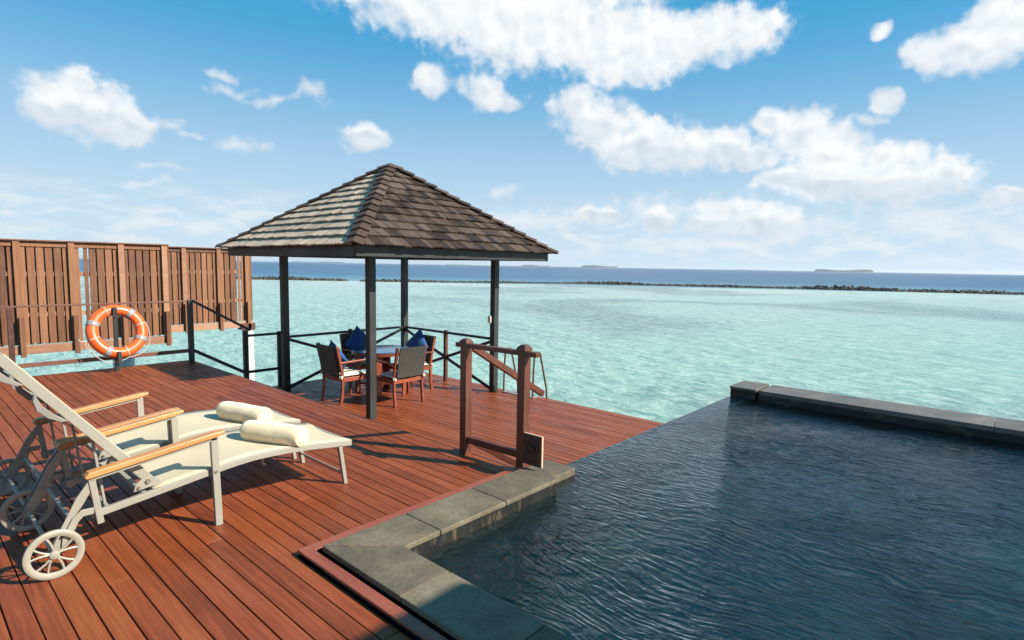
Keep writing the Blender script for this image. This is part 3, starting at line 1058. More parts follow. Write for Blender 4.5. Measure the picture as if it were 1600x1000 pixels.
def screen_end_beam():
    mb = MB()
    mb.box(-14.12, -13.85, 5.80, 6.12, -0.10, 0.06)
    o = mb.build('support_beam', M['brownrail'], bevel=0.006)
    rebase(o, (-13.98, 5.96, -0.10))
    tag(o, 'short thick brown beam end on top of the white pile at the end of the timber screen', 'beam')
screen_end_beam()
pile(-13.99, 6.0, -0.105, 'white pile under the beam at the end of the timber screen', 0.12)
pile(-12.3, 2.98, -0.055, 'white pile standing behind and below the life ring', 0.17)
for i, (x, y, z) in enumerate(((-9.2, 0.6, -.25), (-9.2, 3.0, -.25), (-6.2, -1, -.25), (-6.2, 3.0, -.25))):
    pile(x, y, z, 'white pile hidden under the upper deck', 0.14, 'white piles carrying the decks')
for i, (x, y) in enumerate(((-9.2, 6.9), (-6.2, 6.9), (-3.4, 6.9), (-9.2, 4.4))):
    pile(x, y, LOW - .25, 'white pile hidden under the pavilion deck', 0.14, 'white piles carrying the decks')

# ---------------------------------------------------------------- railings
def post(mb, x, y, z0, z1, w=0.065, cap=0.0):
    mb.box(x - w / 2, x + w / 2, y - w / 2, y + w / 2, z0, z1)
    if cap:
        c = w / 2 + cap
        mb.box(x - c, x + c, y - c, y + c, z1 + .0005, z1 + 0.022)
        t = w * 0.32
        mb.hexa([(x - c, y - c, z1 + .0225), (x + c, y - c, z1 + .0225), (x + c, y + c, z1 + .0225), (x - c, y + c, z1 + .0225),
                 (x - t, y - t, z1 + .046), (x + t, y - t, z1 + .046), (x + t, y + t, z1 + .046), (x - t, y + t, z1 + .046)])
    return mb

XR = -9.42
def deck_rail():
    r = thing('deck_railing', (XR, 1.2, 0), 'brown two rail railing along the left deck edge behind the life ring', 'railing')
    for y, m, z in ((-1.0, 'brownrail', .93), (1.09, 'brownrail', .925)):
        wb(post(MB(), XR, y, -.02, z, .055), 'post', M[m], r, bevel=.003)
    wb(post(MB(), XR, 3.17, -.02, .955, .07), 'post', M['blackwood'], r, bevel=.004)
    t = MB()
    t.box(XR - .022, XR + .022, -3.5, 3.13, .925, .948)
    wb(t, 'top_rail', M['brownrail'], r, bevel=.003)
    l = MB()
    l.box(XR - .015, XR + .015, -3.5, 3.13, .15, .205)
    wb(l, 'lower_rail', M['brownrail'], r, bevel=.003)
deck_rail()

def stair_rail():
    r = thing('stair_railing', (XR, 4.0, LOW), 'black railing that slopes down from the deck corner to the pavilion post', 'railing')
    wb(post(MB(), XR, 3.99, LOW, .425, .07), 'post', M['blackwood'], r, bevel=.004)
    p = post(MB(), XR, 4.56, LOW, .35, .06)
    p.tube([(XR, 4.56, .35), (XR, 4.56, .372)], .038, 10)
    wb(p, 'post', M['blackwood'], r, bevel=.004)
    a = MB()
    a.bar((XR, 3.20, .945), (XR, 4.07, .425), .055, .035)
    wb(a, 'sloping_handrail', M['blackwood'], r, bevel=.004)
    a = MB()
    a.bar((XR, 3.205, .175), (XR, 3.955, -.262), .03, .05)
    wb(a, 'sloping_lower_rail', M['blackwood'], r, bevel=.003)
    for z, h in ((.335, .04), (-.27, .045)):
        a = MB()
        a.bar((XR, 4.025, z), (XR, 4.53, z), .035, h)
        wb(a, 'level_rail', M['blackwood'], r, bevel=.003)
    a = MB()
    a.bar((XR, 4.59, .33), (-9.045, 4.47, .33), .035, .03)
    wb(a, 'link_rail', M['blackwood'], r)
    a = MB()
    a.bar((XR, 4.59, -.27), (-9.045, 4.47, -.27), .035, .03)
    wb(a, 'link_rail', M['blackwood'], r)
stair_rail()

def guard():
    r = thing('guard_railing', (-3.05, 3.2, 0), 'reddish brown guard frame of two capped posts between steps and pool corner', 'railing')
    ya = 3.185
    xa, xb = -3.335, -2.735
    wb(post(MB(), xa, ya, -.02, .915, .070, .008), 'post', M['postwood'], r, bevel=.004)
    wb(post(MB(), xb, ya + .03, -.02, .925, .072, .008), 'post', M['postwood'], r, bevel=.004)
    t = MB()
    t.bar((xa - .09, ya - .01, .908), (xb + .135, ya + .03, .908), .06, .036)
    wb(t, 'top_rail', M['postwood'], r, bevel=.004)
    t = MB()
    t.bar((xa + .03, ya, .125), (xb - .03, ya + .02, .125), .04, .055)
    wb(t, 'lower_rail', M['postwood'], r, bevel=.004)
    t = MB()
    t.bar((xa + .005, ya + .06, .89), (xa + .005, 4.19, .345), .05, .055)
    wb(t, 'sloping_handrail', M['postwood'], r, bevel=.004)
    t = MB()
    t.bar((xa + .005, ya + .05, .10), (xa + .005, 4.0, -.36), .04, .05)
    wb(t, 'sloping_lower_rail', M['postwood'], r, bevel=.004)
guard()

def sign():
    r = thing('pool_sign', (-2.6, 3.2, .2), 'small dark wooden plaque with a round red symbol beside the guard post', 'sign')
    x0, x1, y, z0, z1 = -2.685, -2.515, 3.165, .085, .315
    a = MB()
    a.box(x0, x1, y, y + .006, z0, z1)
    wb(a, 'face', M['signface'], r)
    a = MB()
    a.box(x0 - .003, x1 + .003, y + .0065, y + .024, z0 - .002, z1 + .003)
    wb(a, 'board', M['signedge'], r, bevel=.002)
    cx, cz = (x0 + x1) / 2, z0 + .14
    a = MB()
    a.tube([(cx + math.cos(t / 24 * 6.2832) * .055, y - .003, cz + math.sin(t / 24 * 6.2832) * .055) for t in range(24)], .0045, 6, closed=True)
    a.bar((cx - .036, y - .003, cz + .036), (cx + .036, y - .003, cz - .036), .006, .008, up=(0, 1, 0))
    wb(a, 'prohibition_ring', M['signred'], r)
    # diving figure
    a = MB()
    a.tube([(cx - .028, y - .002, cz + .018), (cx - .006, y - .002, cz + .006), (cx + .018, y - .002, cz - .004)], [.006, .008, .005], 6)
    a.tube([(cx + .018, y - .002, cz - .004), (cx + .034, y - .002, cz - .018)], .004, 6)
    a.tube([(cx + .024, y - .002, cz + .008), (cx + .025, y - .002, cz + .009)], .008, 8)
    wb(a, 'diver_symbol', M['darkslot'], r)
    cu = bpy.data.curves.new('lettering', 'FONT')
    cu.body = '1.2 M'
    cu.size = .042
    cu.extrude = .001
    cu.align_x = 'CENTER'
    o = bpy.data.objects.new('lettering', cu)
    C.objects.link(o)
    o.data.materials.append(M['signred'])
    dg = bpy.context.evaluated_depsgraph_get()
    me = bpy.data.meshes.new_from_object(o.evaluated_get(dg))
    bpy.data.objects.remove(o)
    o = bpy.data.objects.new('lettering', me)
    C.objects.link(o)
    o.rotation_euler = (R(90), 0, 0)
    o.location = (cx + 2.6, y - .0015 - 3.2, z0 + .022 - .2)
    o.parent = r
    tag(o, label='depth lettering under the round symbol')
sign()

# ---------------------------------------------------------------- gazebo
GX, GY = -7.765, 5.675
GH = 1.22           # half spacing of the posts
def gazebo():
    r = thing('gazebo', (GX, GY, LOW), 'four post open gazebo with hipped wooden shingle roof on the pavilion deck', 'gazebo')
    zt = LOW + 2.26
    for sx in (-1, 1):
        for sy in (-1, 1):
            m = MB()
            x, y, w = GX + sx * GH, GY + sy * GH, .052
            m.box(x - w, x + w, y - w, y + w, LOW, zt)
            wb(m, 'post', M['blackwood'], r, bevel=.004)
    # eave beams
    hb = 1.845
    z0, z1 = LOW + 2.225, LOW + 2.355
    for k in range(4):
        m = MB()
        a = k * math.pi / 2
        def rot(px, py, pz):
            return (GX + px * math.cos(a) - py * math.sin(a), GY + px * math.sin(a) + py * math.cos(a), pz)
        e = .002 * (k % 2)
        L = hb - (.0 if k % 2 else .0445)
        m.hexa([rot(-L, -hb - e, z0), rot(L, -hb - e, z0), rot(L, -hb + .042, z0), rot(-L, -hb + .042, z0),
                rot(-L, -hb - e, z1), rot(L, -hb - e, z1), rot(L, -hb + .042, z1), rot(-L, -hb + .042, z1)])
        wb(m, 'eave_beam', M['blackwood'], r, bevel=.003)
    # inner plates on the posts
    for k in range(4):
        m = MB()
        a = k * math.pi / 2
        m.hexa([rot(-GH + .06, -GH - .04, zt - .14), rot(GH - .06, -GH - .04, zt - .14), rot(GH - .06, -GH + .04, zt - .14), rot(-GH + .06, -GH + .04, zt - .14),
                rot(-GH + .06, -GH - .04, zt - .02), rot(GH - .06, -GH - .04, zt - .02), rot(GH - .06, -GH + .04, zt - .02), rot(-GH + .06, -GH + .04, zt - .02)]) if False else None
    half = 1.93
    ze, za = LOW + 2.352, LOW + 3.71
    # ceiling boards under the shingles
    u = MB()
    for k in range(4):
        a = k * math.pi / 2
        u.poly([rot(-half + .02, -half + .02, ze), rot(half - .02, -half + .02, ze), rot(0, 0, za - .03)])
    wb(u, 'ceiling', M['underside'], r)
    for k in range(4):
        a = k * math.pi / 2
        rf = MB()
        for i in (-1.2, -.6, 0, .6, 1.2):
            t = 1 - abs(i) / 1.9
            rf.bar(rot(i, -1.8, ze - .03), rot(i, -1.8 + 1.8 * t, ze - .03 + (za - ze - .08) * t), .04, .07)
        wb(rf, 'rafters', M['blackwood'], r)
    rows = 12
    rise = za - ze
    SL = math.hypot(half, rise)
    cs, sn = half / SL, rise / SL
    exp = SL / rows
    rnd = random.Random(21)
    for k in range(4):
        a = k * math.pi / 2
        mb = MB()
        def P(u_, v, n):
            return rot(u_, -half + v * cs - n * sn, ze + v * sn + n * cs)
        for i in range(rows):
            v0 = i * exp - (.02 if i == 0 else 0)
            hw0 = half * (1 - v0 / SL)
            uu = -hw0 - rnd.uniform(0, .1)
            tone = rnd.random() * .2
            while uu < hw0:
                w = rnd.choice((.085, .11, .13, .15, .17))
                ua, ub = uu + .002, uu + w - .002
                uu += w
                vb = v0 - rnd.uniform(0, .012)
                vt = min(v0 + exp * 1.22, SL * .995)
                def cl(u_, v):
                    h = half * (1 - max(0, v) / SL)
                    return max(-h, min(h, u_))
                tl = rnd.uniform(.036, .049)
                q = [(cl(ua, vb), vb), (cl(ub, vb), vb), (cl(ub, vt), vt), (cl(ua, vt), vt)]
                if abs(q[0][0] - q[1][0]) < .004:
                    continue
                nb = [tl - .020, tl - .020, .001, .001]
                ntp = [tl, tl, .009, .009]
                mb.hexa([P(*q[j], nb[j]) for j in range(4)] + [P(*q[j], ntp[j]) for j in range(4)], min(1, tone + rnd.random() * .85))
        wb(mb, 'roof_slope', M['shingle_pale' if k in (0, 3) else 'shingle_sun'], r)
    # hip caps
    for k in range(4):
        a = k * math.pi / 2
        mb = MB()
        h0 = Vector(rot(-half - .02, -half - .02, ze - .012))
        h1 = Vector(rot(0, 0, za + .02))
        # directions lying in the two adjoining slopes, at right angles to the hip
        d = (h1 - h0).normalized()
        nA = Vector(rot(0, -sn, 0)) - Vector(rot(0, 0, 0)); nA.z = cs
        nB = Vector(rot(-sn, 0, 0)) - Vector(rot(0, 0, 0)); nB.z = cs
        wA = d.cross(nA).normalized()
        if wA.z > 0:
            wA = -wA
        wB = d.cross(nB).normalized()
        if wB.z > 0:
            wB = -wB
        L = (h1 - h0).length
        n = 15
        e = L / n
        up = (nA + nB).normalized()
        for i in range(n):
            s0, s1 = i * e, min(L, i * e + e * 1.15)
            rr = rnd.random()
            for wv, nn in ((wA, nA), (wB, nB)):
                wd = .105
                b0, b1 = h0 + d * s0, h0 + d * s1
                lo, hi = .050, .020
                q = []
                for th in (0, .018):
                    q += [b0 + up * (lo + th), b1 + up * (hi + th), b1 + up * hi * .3 + wv * wd + nn * (hi + th), b0 + up * lo * .3 + wv * wd + nn * (lo * .7 + th)]
                mb.hexa(q, rr + rnd.uniform(-.1, .1))
        wb(mb, 'hip_cap', M['hipcap'], r)
gazebo()

def brace_rail(x0, y0, x1, y1, label):
    xm, ym = (x0 + x1) / 2, (y0 + y1) / 2
    r = thing('gazebo_railing', (xm, ym, LOW), label, 'railing', 'cross braced railings between the gazebo posts')
    dx, dy = (x1 - x0), (y1 - y0)
    L = math.hypot(dx, dy)
    ux_, uy_ = dx / L, dy / L
    def at(s, z):
        return (x0 + ux_ * s, y0 + uy_ * s, LOW + z)
    m = post(MB(), xm, ym, LOW, LOW + .925, .06)
    m.tube([(xm, ym, LOW + .925), (xm, ym, LOW + .95)], .036, 10)
    wb(m, 'post', M['postwood' if dx else 'blackwood'], r, bevel=.004)
    for a, b in ((.06, L / 2 - .032), (L / 2 + .032, L - .06)):
        t = MB()
        t.bar(at(a, .905), at(b, .905), .045, .04)
        wb(t, 'top_rail', M['blackwood'], r, bevel=.003)
    off = .012
    t = MB()
    t.bar(Vector(at(.06, .86)) + Vector((uy_, -ux_, 0)) * off, Vector(at(L - .06, .05)) + Vector((uy_, -ux_, 0)) * off, .022, .05)
    wb(t, 'cross_brace', M['blackwood'], r)
    t = MB()
    t.bar(Vector(at(.06, .05)) - Vector((uy_, -ux_, 0)) * off, Vector(at(L - .06, .86)) - Vector((uy_, -ux_, 0)) * off, .022, .05)
    wb(t, 'cross_brace', M['blackwood'], r)
brace_rail(GX - GH, GY - GH, GX - GH, GY + GH, 'black cross braced railing on the left side of the gazebo facing the open lagoon')
brace_rail(GX - GH, GY + GH, GX + GH, GY + GH, 'cross braced railing behind the gazebo table with a brown middle post')

def wall_box():
    mb = MB()
    x, y, z = GX + GH - .03, GY + GH - .052, LOW + 1.235
    mb.box(x - .032, x + .032, y - .048, y - .001, z - .055, z + .065)
    o = mb.build('socket_box', M['plastic'], bevel=.01)
    rebase(o, (x, y - .03, z - .055))
    tag(o, 'small ivory plastic box fixed on the right gazebo post', 'socket box')
wall_box()

# ---------------------------------------------------------------- sea ladder
def ladder():
    r = thing('sea_ladder', (-6.1, 7.1, LOW), 'bronze tube swim ladder at the far edge of the pavilion deck', 'ladder')
    for x in (-6.42, -5.78):
        m = MB()
        pts = [(x, 7.02, LOW), (x, 7.03, LOW + .45), (x, 7.05, LOW + .68)]
        for k in range(1, 8):
            t = k / 8 * math.pi
            pts.append((x, 7.13 - .08 * math.cos(t), LOW + .68 + .06 * math.sin(t)))
        pts += [(x, 7.21, LOW + .66), (x, 7.38, LOW + .1), (x, 7.50, SEA - .4)]
        m.tube(pts, .016, 8)
        wb(m, 'handrail', M['bronze'], r, smooth=True)
    for z in (-.9, -1.2, -1.5, -1.8):
        m = MB()
        m.box(-6.42, -5.78, 7.42, 7.50, z - .012, z + .012)
        wb(m, 'rung', M['bronze'], r)
    m = MB()
    m.box(-6.45, -5.75, 6.99, 7.12, LOW + .0025, LOW + .012)
    wb(m, 'base_plate', M['band'], r, bevel=.002)
ladder()

# ---------------------------------------------------------------- villa roof that shades the pool corner, out of frame
def villa():
    mb = MB()
    x0, x1, y0, y1, z = 1.93, 9.0, -6.0, 3.68, 3.0
    mb.box(x0, x1, y0, y1, z, z + .16)
    mb.hexa([(x0, y0, z + .161), (x1, y0, z + .161), (x1, y1, z + .161), (x0, y1, z + .161),
             (x0 + 2.4, y0 + 2.4, z + 1.7), (x1 - 2.4, y0 + 2.4, z + 1.7), (x1 - 2.4, y1 - 2.4, z + 1.7), (x0 + 2.4, y1 - 2.4, z + 1.7)])
    o = mb.build('villa_roof', M['villa'])
    rebase(o, (x0, y0, z))
    tag(o, 'thatched villa roof out of frame whose eave shades the coping', 'roof')
villa()

# ---------------------------------------------------------------- loungers (local: x across 0..W, y along, z up)
def smooth_line(pts, n=6):
    out = []
    P = [Vector(p) for p in pts]
    for i in range(len(P) - 1):
        p0, p1, p2, p3 = P[max(i - 1, 0)], P[i], P[i + 1], P[min(i + 2, len(P) - 1)]
        for k in range(n):
            t = k / n
            out.append(0.5 * ((2 * p1) + (-p0 + p2) * t + (2 * p0 - 5 * p1 + 4 * p2 - p3) * t * t + (-p0 + 3 * p1 - 3 * p2 + p3) * t ** 3))
    out.append(P[-1])
    return out

def sweep_rect(mb, pts, x0, x1, h):
    """rectangular tube: pts are (y,z) of the top line, h its depth"""
    r = random.random()
    n = len(pts)
    nor = []
    for i in range(n):
        a, b = pts[max(i - 1, 0)], pts[min(i + 1, n - 1)]
        d = Vector((b[0] - a[0], b[1] - a[1])).normalized()
        nor.append(Vector((d.y, -d.x)))
    i0 = len(mb.v)
    for p, q in zip(pts, nor):
        lo = (p[0] + q.x * h, p[1] + q.y * h)
        mb.v += [(x0, p[0], p[1]), (x1, p[0], p[1]), (x1, lo[0], lo[1]), (x0, lo[0], lo[1])]
    for i in range(n - 1):
        for k in range(4):
            a, b = i0 + i * 4 + k, i0 + i * 4 + (k + 1) % 4
            mb.f.append((a, b, b + 4, a + 4))
            mb.r.append(r)
    mb.f += [tuple(i0 + k for k in (3, 2, 1, 0)), tuple(i0 + (n - 1) * 4 + k for k in (0, 1, 2, 3))]
    mb.r += [r, r]

W = 0.63
SEAT = smooth_line([(.665, .262, 0), (.95, .300, 0), (1.22, .337, 0), (1.45, .362, 0), (1.63, .362, 0), (1.84, .347, 0), (2.03, .324, 0), (2.19, .303, 0)], 4)
SEAT = [(p.x, p.y) for p in SEAT]
BK0, BK1 = (.945, .345), (.352, 1.10)

def make_lounger():
    r = thing('sun_lounger', (0, 0, 0), '-', 'sun lounger')
    f = MB()
    for x in (0, -W + .028):
        sweep_rect(f, SEAT, x - .028, x, .036)
    f.box(-W + .028, -.028, 2.165, 2.19, .272, .302)
    f.box(-W + .028, -.028, .90, .925, .262, .290)
    f.box(-W + .028, -.028, 1.24, 1.265, .285, .31)
    f.build('seat_frame', M['alu'], r, bevel=.003)
    # sling of the seat
    s = MB()
    pts = [p for p in SEAT if p[0] > .94]
    for i in range(len(pts) - 1):
        a, b = pts[i], pts[i + 1]
        nx = 8
        for k in range(nx):
            u0, u1 = k / nx, (k + 1) / nx
            xa, xb = -.010 - (W - .02) * u0, -.010 - (W - .02) * u1
            sag = lambda u: -.012 * math.sin(math.pi * u)
            s.poly([(xa, a[0], a[1] + .0045 + sag(u0)), (xa, b[0], b[1] + .0045 + sag(u0)), (xb, b[0], b[1] + .0045 + sag(u1)), (xb, a[0], a[1] + .0045 + sag(u1))], .5)
    s.build('seat_sling', M['sling'], r, smooth=True, weld=True).modifiers.new('thick', 'SOLIDIFY').thickness = .004
    # back
    d = Vector((BK1[0] - BK0[0], BK1[1] - BK0[1])).normalized()
    nrm = Vector((d.y, -d.x))          # towards the sitter (+y)
    b = MB()
    for x0 in (-.034, -W + .062):
        b.bar((x0 - .014, BK0[0], BK0[1]), (x0 - .014, BK1[0], BK1[1]), .028, .046, up=(0, nrm.x, nrm.y))
    b.bar((-.045, BK1[0], BK1[1]), (-W + .05, BK1[0], BK1[1]), .03, .03)
    m1 = (BK0[0] + (BK1[0] - BK0[0]) * .05, BK0[1] + (BK1[1] - BK0[1]) * .05)
    b.bar((-.045, m1[0], m1[1]), (-W + .05, m1[0], m1[1]), .022, .022)
    b.build('back_frame', M['alu'], r, bevel=.003)
    s = MB()
    for i in range(6):
        for k in range(8):
            t0, t1 = .04 + .95 * i / 6, .04 + .95 * (i + 1) / 6
            def q(t, u):
                sg = .0255 - .014 * math.sin(math.pi * u)
                return (-.04 - (W - .08) * u, BK0[0] + (BK1[0] - BK0[0]) * t + nrm.x * sg, BK0[1] + (BK1[1] - BK0[1]) * t + nrm.y * sg)
            s.poly([q(t0, k / 8), q(t1, k / 8), q(t1, (k + 1) / 8), q(t0, (k + 1) / 8)], .5)
    s.build('back_sling', M['sling'], r, smooth=True, weld=True).modifiers.new('thick', 'SOLIDIFY').thickness = .004
    # moulded headrest brackets along the back tubes
    for x in (-.030, -W + .058):
        for t in (.66, .93):
            g = MB()
            pr = [(-.10, .0), (-.085, .022), (-.03, .046), (.03, .050), (.075, .030), (.10, .004), (.06, .012), (.03, .020), (-.03, .016)]
            pts = []
            for a, bb in pr:
                y = BK0[0] + (BK1[0] - BK0[0]) * t + d.x * a - nrm.x * (bb + .022)
                z = BK0[1] + (BK1[1] - BK0[1]) * t + d.y * a - nrm.y * (bb + .022)
                pts.append((x + .002, y, z))
            g.extrude(pts, (-.034, 0, 0))
            g.build('headrest_bracket', M['bracket'], r, bevel=.003)
    # hinge plates with bolts
    for sx, x in ((1, -.030), (-1, -W + .030)):
        g = MB()
        g.extrude([(x, .86, .305), (x, .97, .318), (x, .985, .345), (x, .93, .385), (x, .875, .35)], (-.006 * sx, 0, 0))
        h = g.build('hinge_plate', M['alu'], r, bevel=.001)
        k = MB()
        k.tube([(x + .010 * sx, .93, .350), (x - .014 * sx, .93, .350)], .013, 10)
        k.build('bolt', M['steel'], h, smooth=True)
        k = MB()
        k.tube([(x + .010 * sx, .885, .325), (x - .014 * sx, .885, .325)], .008, 10)
        k.build('bolt', M['steel'], h, smooth=True)
    # back support strut
    g = MB()
    a = .42
    for x in (-.085, -W + .085):
        g.bar((x, BK0[0] + (BK1[0] - BK0[0]) * a, BK0[1] + (BK1[1] - BK0[1]) * a), (x, .74, .27), .02, .012)
    g.bar((-.03, .74, .262), (-W + .03, .74, .262), .018, .018)
    g.build('support_strut', M['alu'], r, bevel=.002)
    for sx, x in ((1, 0.0), (-1, -W)):
        xi = x - .030 * sx
        lo, hi = min(x, xi), max(x, xi)
        o = .031 * sx
        # main leg that carries the armrest
        g = MB()
        g.hexa([(min(x + .002 * sx, x + o), 1.252, 0), (max(x + .002 * sx, x + o), 1.252, 0), (max(x + .002 * sx, x + o), 1.292, 0), (min(x + .002 * sx, x + o), 1.292, 0),
                (min(x + .002 * sx, x + o), 1.238, .532), (max(x + .002 * sx, x + o), 1.238, .532), (max(x + .002 * sx, x + o), 1.278, .532), (min(x + .002 * sx, x + o), 1.278, .532)])
        lg = g.build('leg', M['alu'], r, bevel=.003)
        g = MB()
        g.tube([(x + .033 * sx, 1.262, .33), (x + .037 * sx, 1.262, .33)], .009, 10)
        g.build('bolt', M['steel'], lg, smooth=True)
        # rear upright under the arm
        g = MB()
        g.bar((x + .018 * sx, .668, .446), (x + .018 * sx, .698, .205), .026, .030, up=(0, 1, 0))
        g.build('rear_upright', M['alu'], r, bevel=.003)
        # arm: metal carrier with a teak top
        g = MB()
        g.bar((x + .018 * sx, .655, .448), (x + .018 * sx, 1.277, .530), .026, .022)
        ar = g.build('arm_carrier', M['alu'], r, bevel=.003)
        g = MB()
        prof = [(.635, .452), (.645, .440), (1.262, .524), (1.315, .540), (1.312, .556), (1.255, .554), (.80, .492), (.655, .474)]
        xa, xb = x - .012 * sx, x + .046 * sx
        g.extrude([(xa, y, z + .012) for y, z in prof], (xb - xa, 0, 0))
        g.build('armrest', M['armwood'], r, bevel=.006)
        # wheel carrier: notched plate from the axle up to the arm
        g = MB()
        out = [(.470, .115), (.486, .092), (.515, .100), (.560, .178), (.590, .205), (.610, .250), (.600, .285), (.632, .330), (.668, .395), (.690, .440), (.655, .438), (.600, .362), (.545, .250)]
        g.extrude([(x + .012 * sx, y, z) for y, z in out], (.012 * sx, 0, 0))
        wc = g.build('wheel_carrier', M['alu'], r, bevel=.002)
        g = MB()
        pts = [(.530, .125), (.556, .150), (.598, .240), (.625, .268), (.668, .268), (.672, .300), (.618, .302), (.580, .270), (.536, .180)]
        g.extrude([(x + .026 * sx, y, z) for y, z in pts], (.010 * sx, 0, 0))
        g.build('carrier_link', M['alu'], wc, bevel=.002)
        # foot leg
        g = MB()
        g.hexa([(lo, 2.125, 0), (hi, 2.125, 0), (hi, 2.152, 0), (lo, 2.152, 0), (lo, 2.085, .275), (hi, 2.085, .275), (hi, 2.112, .275), (lo, 2.112, .275)])
        g.build('foot_leg', M['alu'], r, bevel=.003)
        # wheel
        wx = x + .048 * sx
        yc, zc, rw = .500, .1205, .1205
        g = MB()
        ring = 48
        prof = [(.000, rw - .006), (.004, rw), (.018, rw), (.022, rw - .006), (.022, rw - .018), (.016, rw - .030), (.006, rw - .030), (.000, rw - .018)]
        n = len(prof)
        i0 = len(g.v)
        for k in range(ring):
            t = 2 * math.pi * k / ring
            for px, pr in prof:
                g.v.append((wx - .011 + px, yc + math.cos(t) * pr, zc + math.sin(t) * pr))
        for k in range(ring):
            for q in range(n):
                a, b_ = i0 + k * n + q, i0 + k * n + (q + 1) % n
                c, e = i0 + ((k + 1) % ring) * n + (q + 1) % n, i0 + ((k + 1) % ring) * n + q
                g.f.append((a, b_, c, e))
                g.r.append(.5)
        wh = g.build('wheel', M['wheel'], r, smooth=True)
        g = MB()
        for k in range(5):
            for s_ in (-1, 1):
                t = 2 * math.pi * k / 5 + .35
                pts = []
                for q in range(6):
                    u = q / 5
                    rr = .014 + (rw - .038) * u
                    tt = t + s_ * (.10 + .20 * u ** 1.3)
                    pts.append((wx, yc + math.cos(tt) * rr, zc + math.sin(tt) * rr))
                g.tube(pts, .0052, 6)
        g.build('spokes', M['wheel'], wh, smooth=True)
        g = MB()
        g.tube([(wx - .014, yc, zc), (wx + .012, yc, zc), (wx + .016, yc, zc)], [.020, .020, .010], 16)
        g.build('hub', M['wheel'], wh, smooth=True)
    g = MB()
    g.tube([(-.015, .500, .1205), (-W + .015, .500, .1205)], .010, 10)
    g.build('axle', M['alu'], r, smooth=True)
    g = MB()
    g.tube([(-.015, .588, .240), (-W + .015, .588, .240)], .011, 10)
    g.build('cross_tube', M['alu'], r, smooth=True)
    g = MB()
    g.tube([(-.015, 2.118, .085), (-W + .015, 2.118, .085)], .008, 8)
    g.build('foot_bar', M['alu'], r, smooth=True)
    # sliding hooks under the seat
    g = MB()
    g.tube([(-.12, 1.60, .335), (-.12, 1.60, .26), (-.12, 1.615, .24)], .010, 8)
    g.build('hook', M['alu'], r, smooth=True)
    return r

l1 = make_lounger()
l1.location = (-3.455, 0, 0)
l1['label'] = 'beige sling sun lounger nearest the camera, its cream wheel in full sun'
l1['group'] = 'pair of wheeled sun loungers'
l2 = copy_tree(l1)
l2.location = (-4.185, 0.0, 0)
l2['label'] = 'beige sling sun lounger behind the nearest one, its wheels in shade'

# rebase both loungers so that the empty sits under the seat
def recenter(root, off):
    off = Vector(off)
    root.location = root.location + off
    done = set()
    for ch in children(root):
        if ch.name not in done:
            ch.location = ch.location - off
recenter(l1, (-W / 2, 1.3, 0))
recenter(l2, (-W / 2, 1.3, 0))

# ---------------------------------------------------------------- towels
def towel(c, ang, tilt, label, seed):
    rnd = random.Random(seed)
    L, Rr = .44, .073
    mb = MB()
    seg, st = 40, 34
    V = {}
    for i in range(st + 1):
        s = i / st
        x = (s - .5) * L
        for j in range(seg):
            t = 2 * math.pi * j / seg
            rr = Rr * (1 + .015 * math.sin(s * 17 + seed) * math.sin(t * 2 + s * 5) + .012 * math.sin(9 * s + 3 * t))
            rr *= 1 - .10 * (abs(2 * s - 1) ** 9)
            z = math.sin(t) * rr
            if z < -Rr * .80:
                z = -Rr * .80 + (z + Rr * .80) * .2
            V[i, j] = (x, math.cos(t) * rr * 1.03, z)
    for i in range(st):
        for j in range(seg):
            mb.poly([V[i, j], V[i + 1, j], V[i + 1, (j + 1) % seg], V[i, (j + 1) % seg]], .5)
    for e, sg in ((0, -1), (st, 1)):
        # rolled end: a spiral ledge sinking towards the core
        prev = [V[e, j] for j in range(seg)]
        for ringi, (f, dx) in enumerate(((.93, .012), (.82, -.006), (.76, .012), (.62, -.008), (.56, .010), (.40, -.008), (.34, .008), (.14, -.006))):
            cur = []
            for j in range(seg):
                p = V[e, j]
                ff = f * (1 + .05 * math.sin(2 * math.pi * j / seg + ringi))
                cur.append((p[0] + sg * dx, p[1] * ff, p[2] * ff))
            for j in range(seg):
                q = [prev[j], prev[(j + 1) % seg], cur[(j + 1) % seg], cur[j]]
                mb.poly(q, .5)
            prev = cur
        mb.poly(prev, .5)
    # loose flap along the roll
    mb.tube([(x_, .045, -.052) for x_ in [(-.5 + k / 10) * L * .96 for k in range(11)]], .010, 6)
    o = mb.build('towel', M['towel'], smooth=True)
    bm = bmesh.new(); bm.from_mesh(o.data)
    bmesh.ops.remove_doubles(bm, verts=bm.verts, dist=.0005)
    bmesh.ops.recalc_face_normals(bm, faces=bm.faces)
    bm.to_mesh(o.data); bm.free()
    o.data.transform(Matrix.Translation((0, 0, Rr * .82)))
    o.location = c
    o.rotation_euler = (0, tilt, ang)
    tag(o, label, 'towel', 'rolled cream towels on the loungers')
towel((-3.66, 1.725, .350), R(24), 0, 'rolled cream towel on the nearer lounger', 1)
towel((-4.31, 1.80, .350), R(16), 0, 'rolled cream towel on the farther lounger, partly behind the other towel', 4)

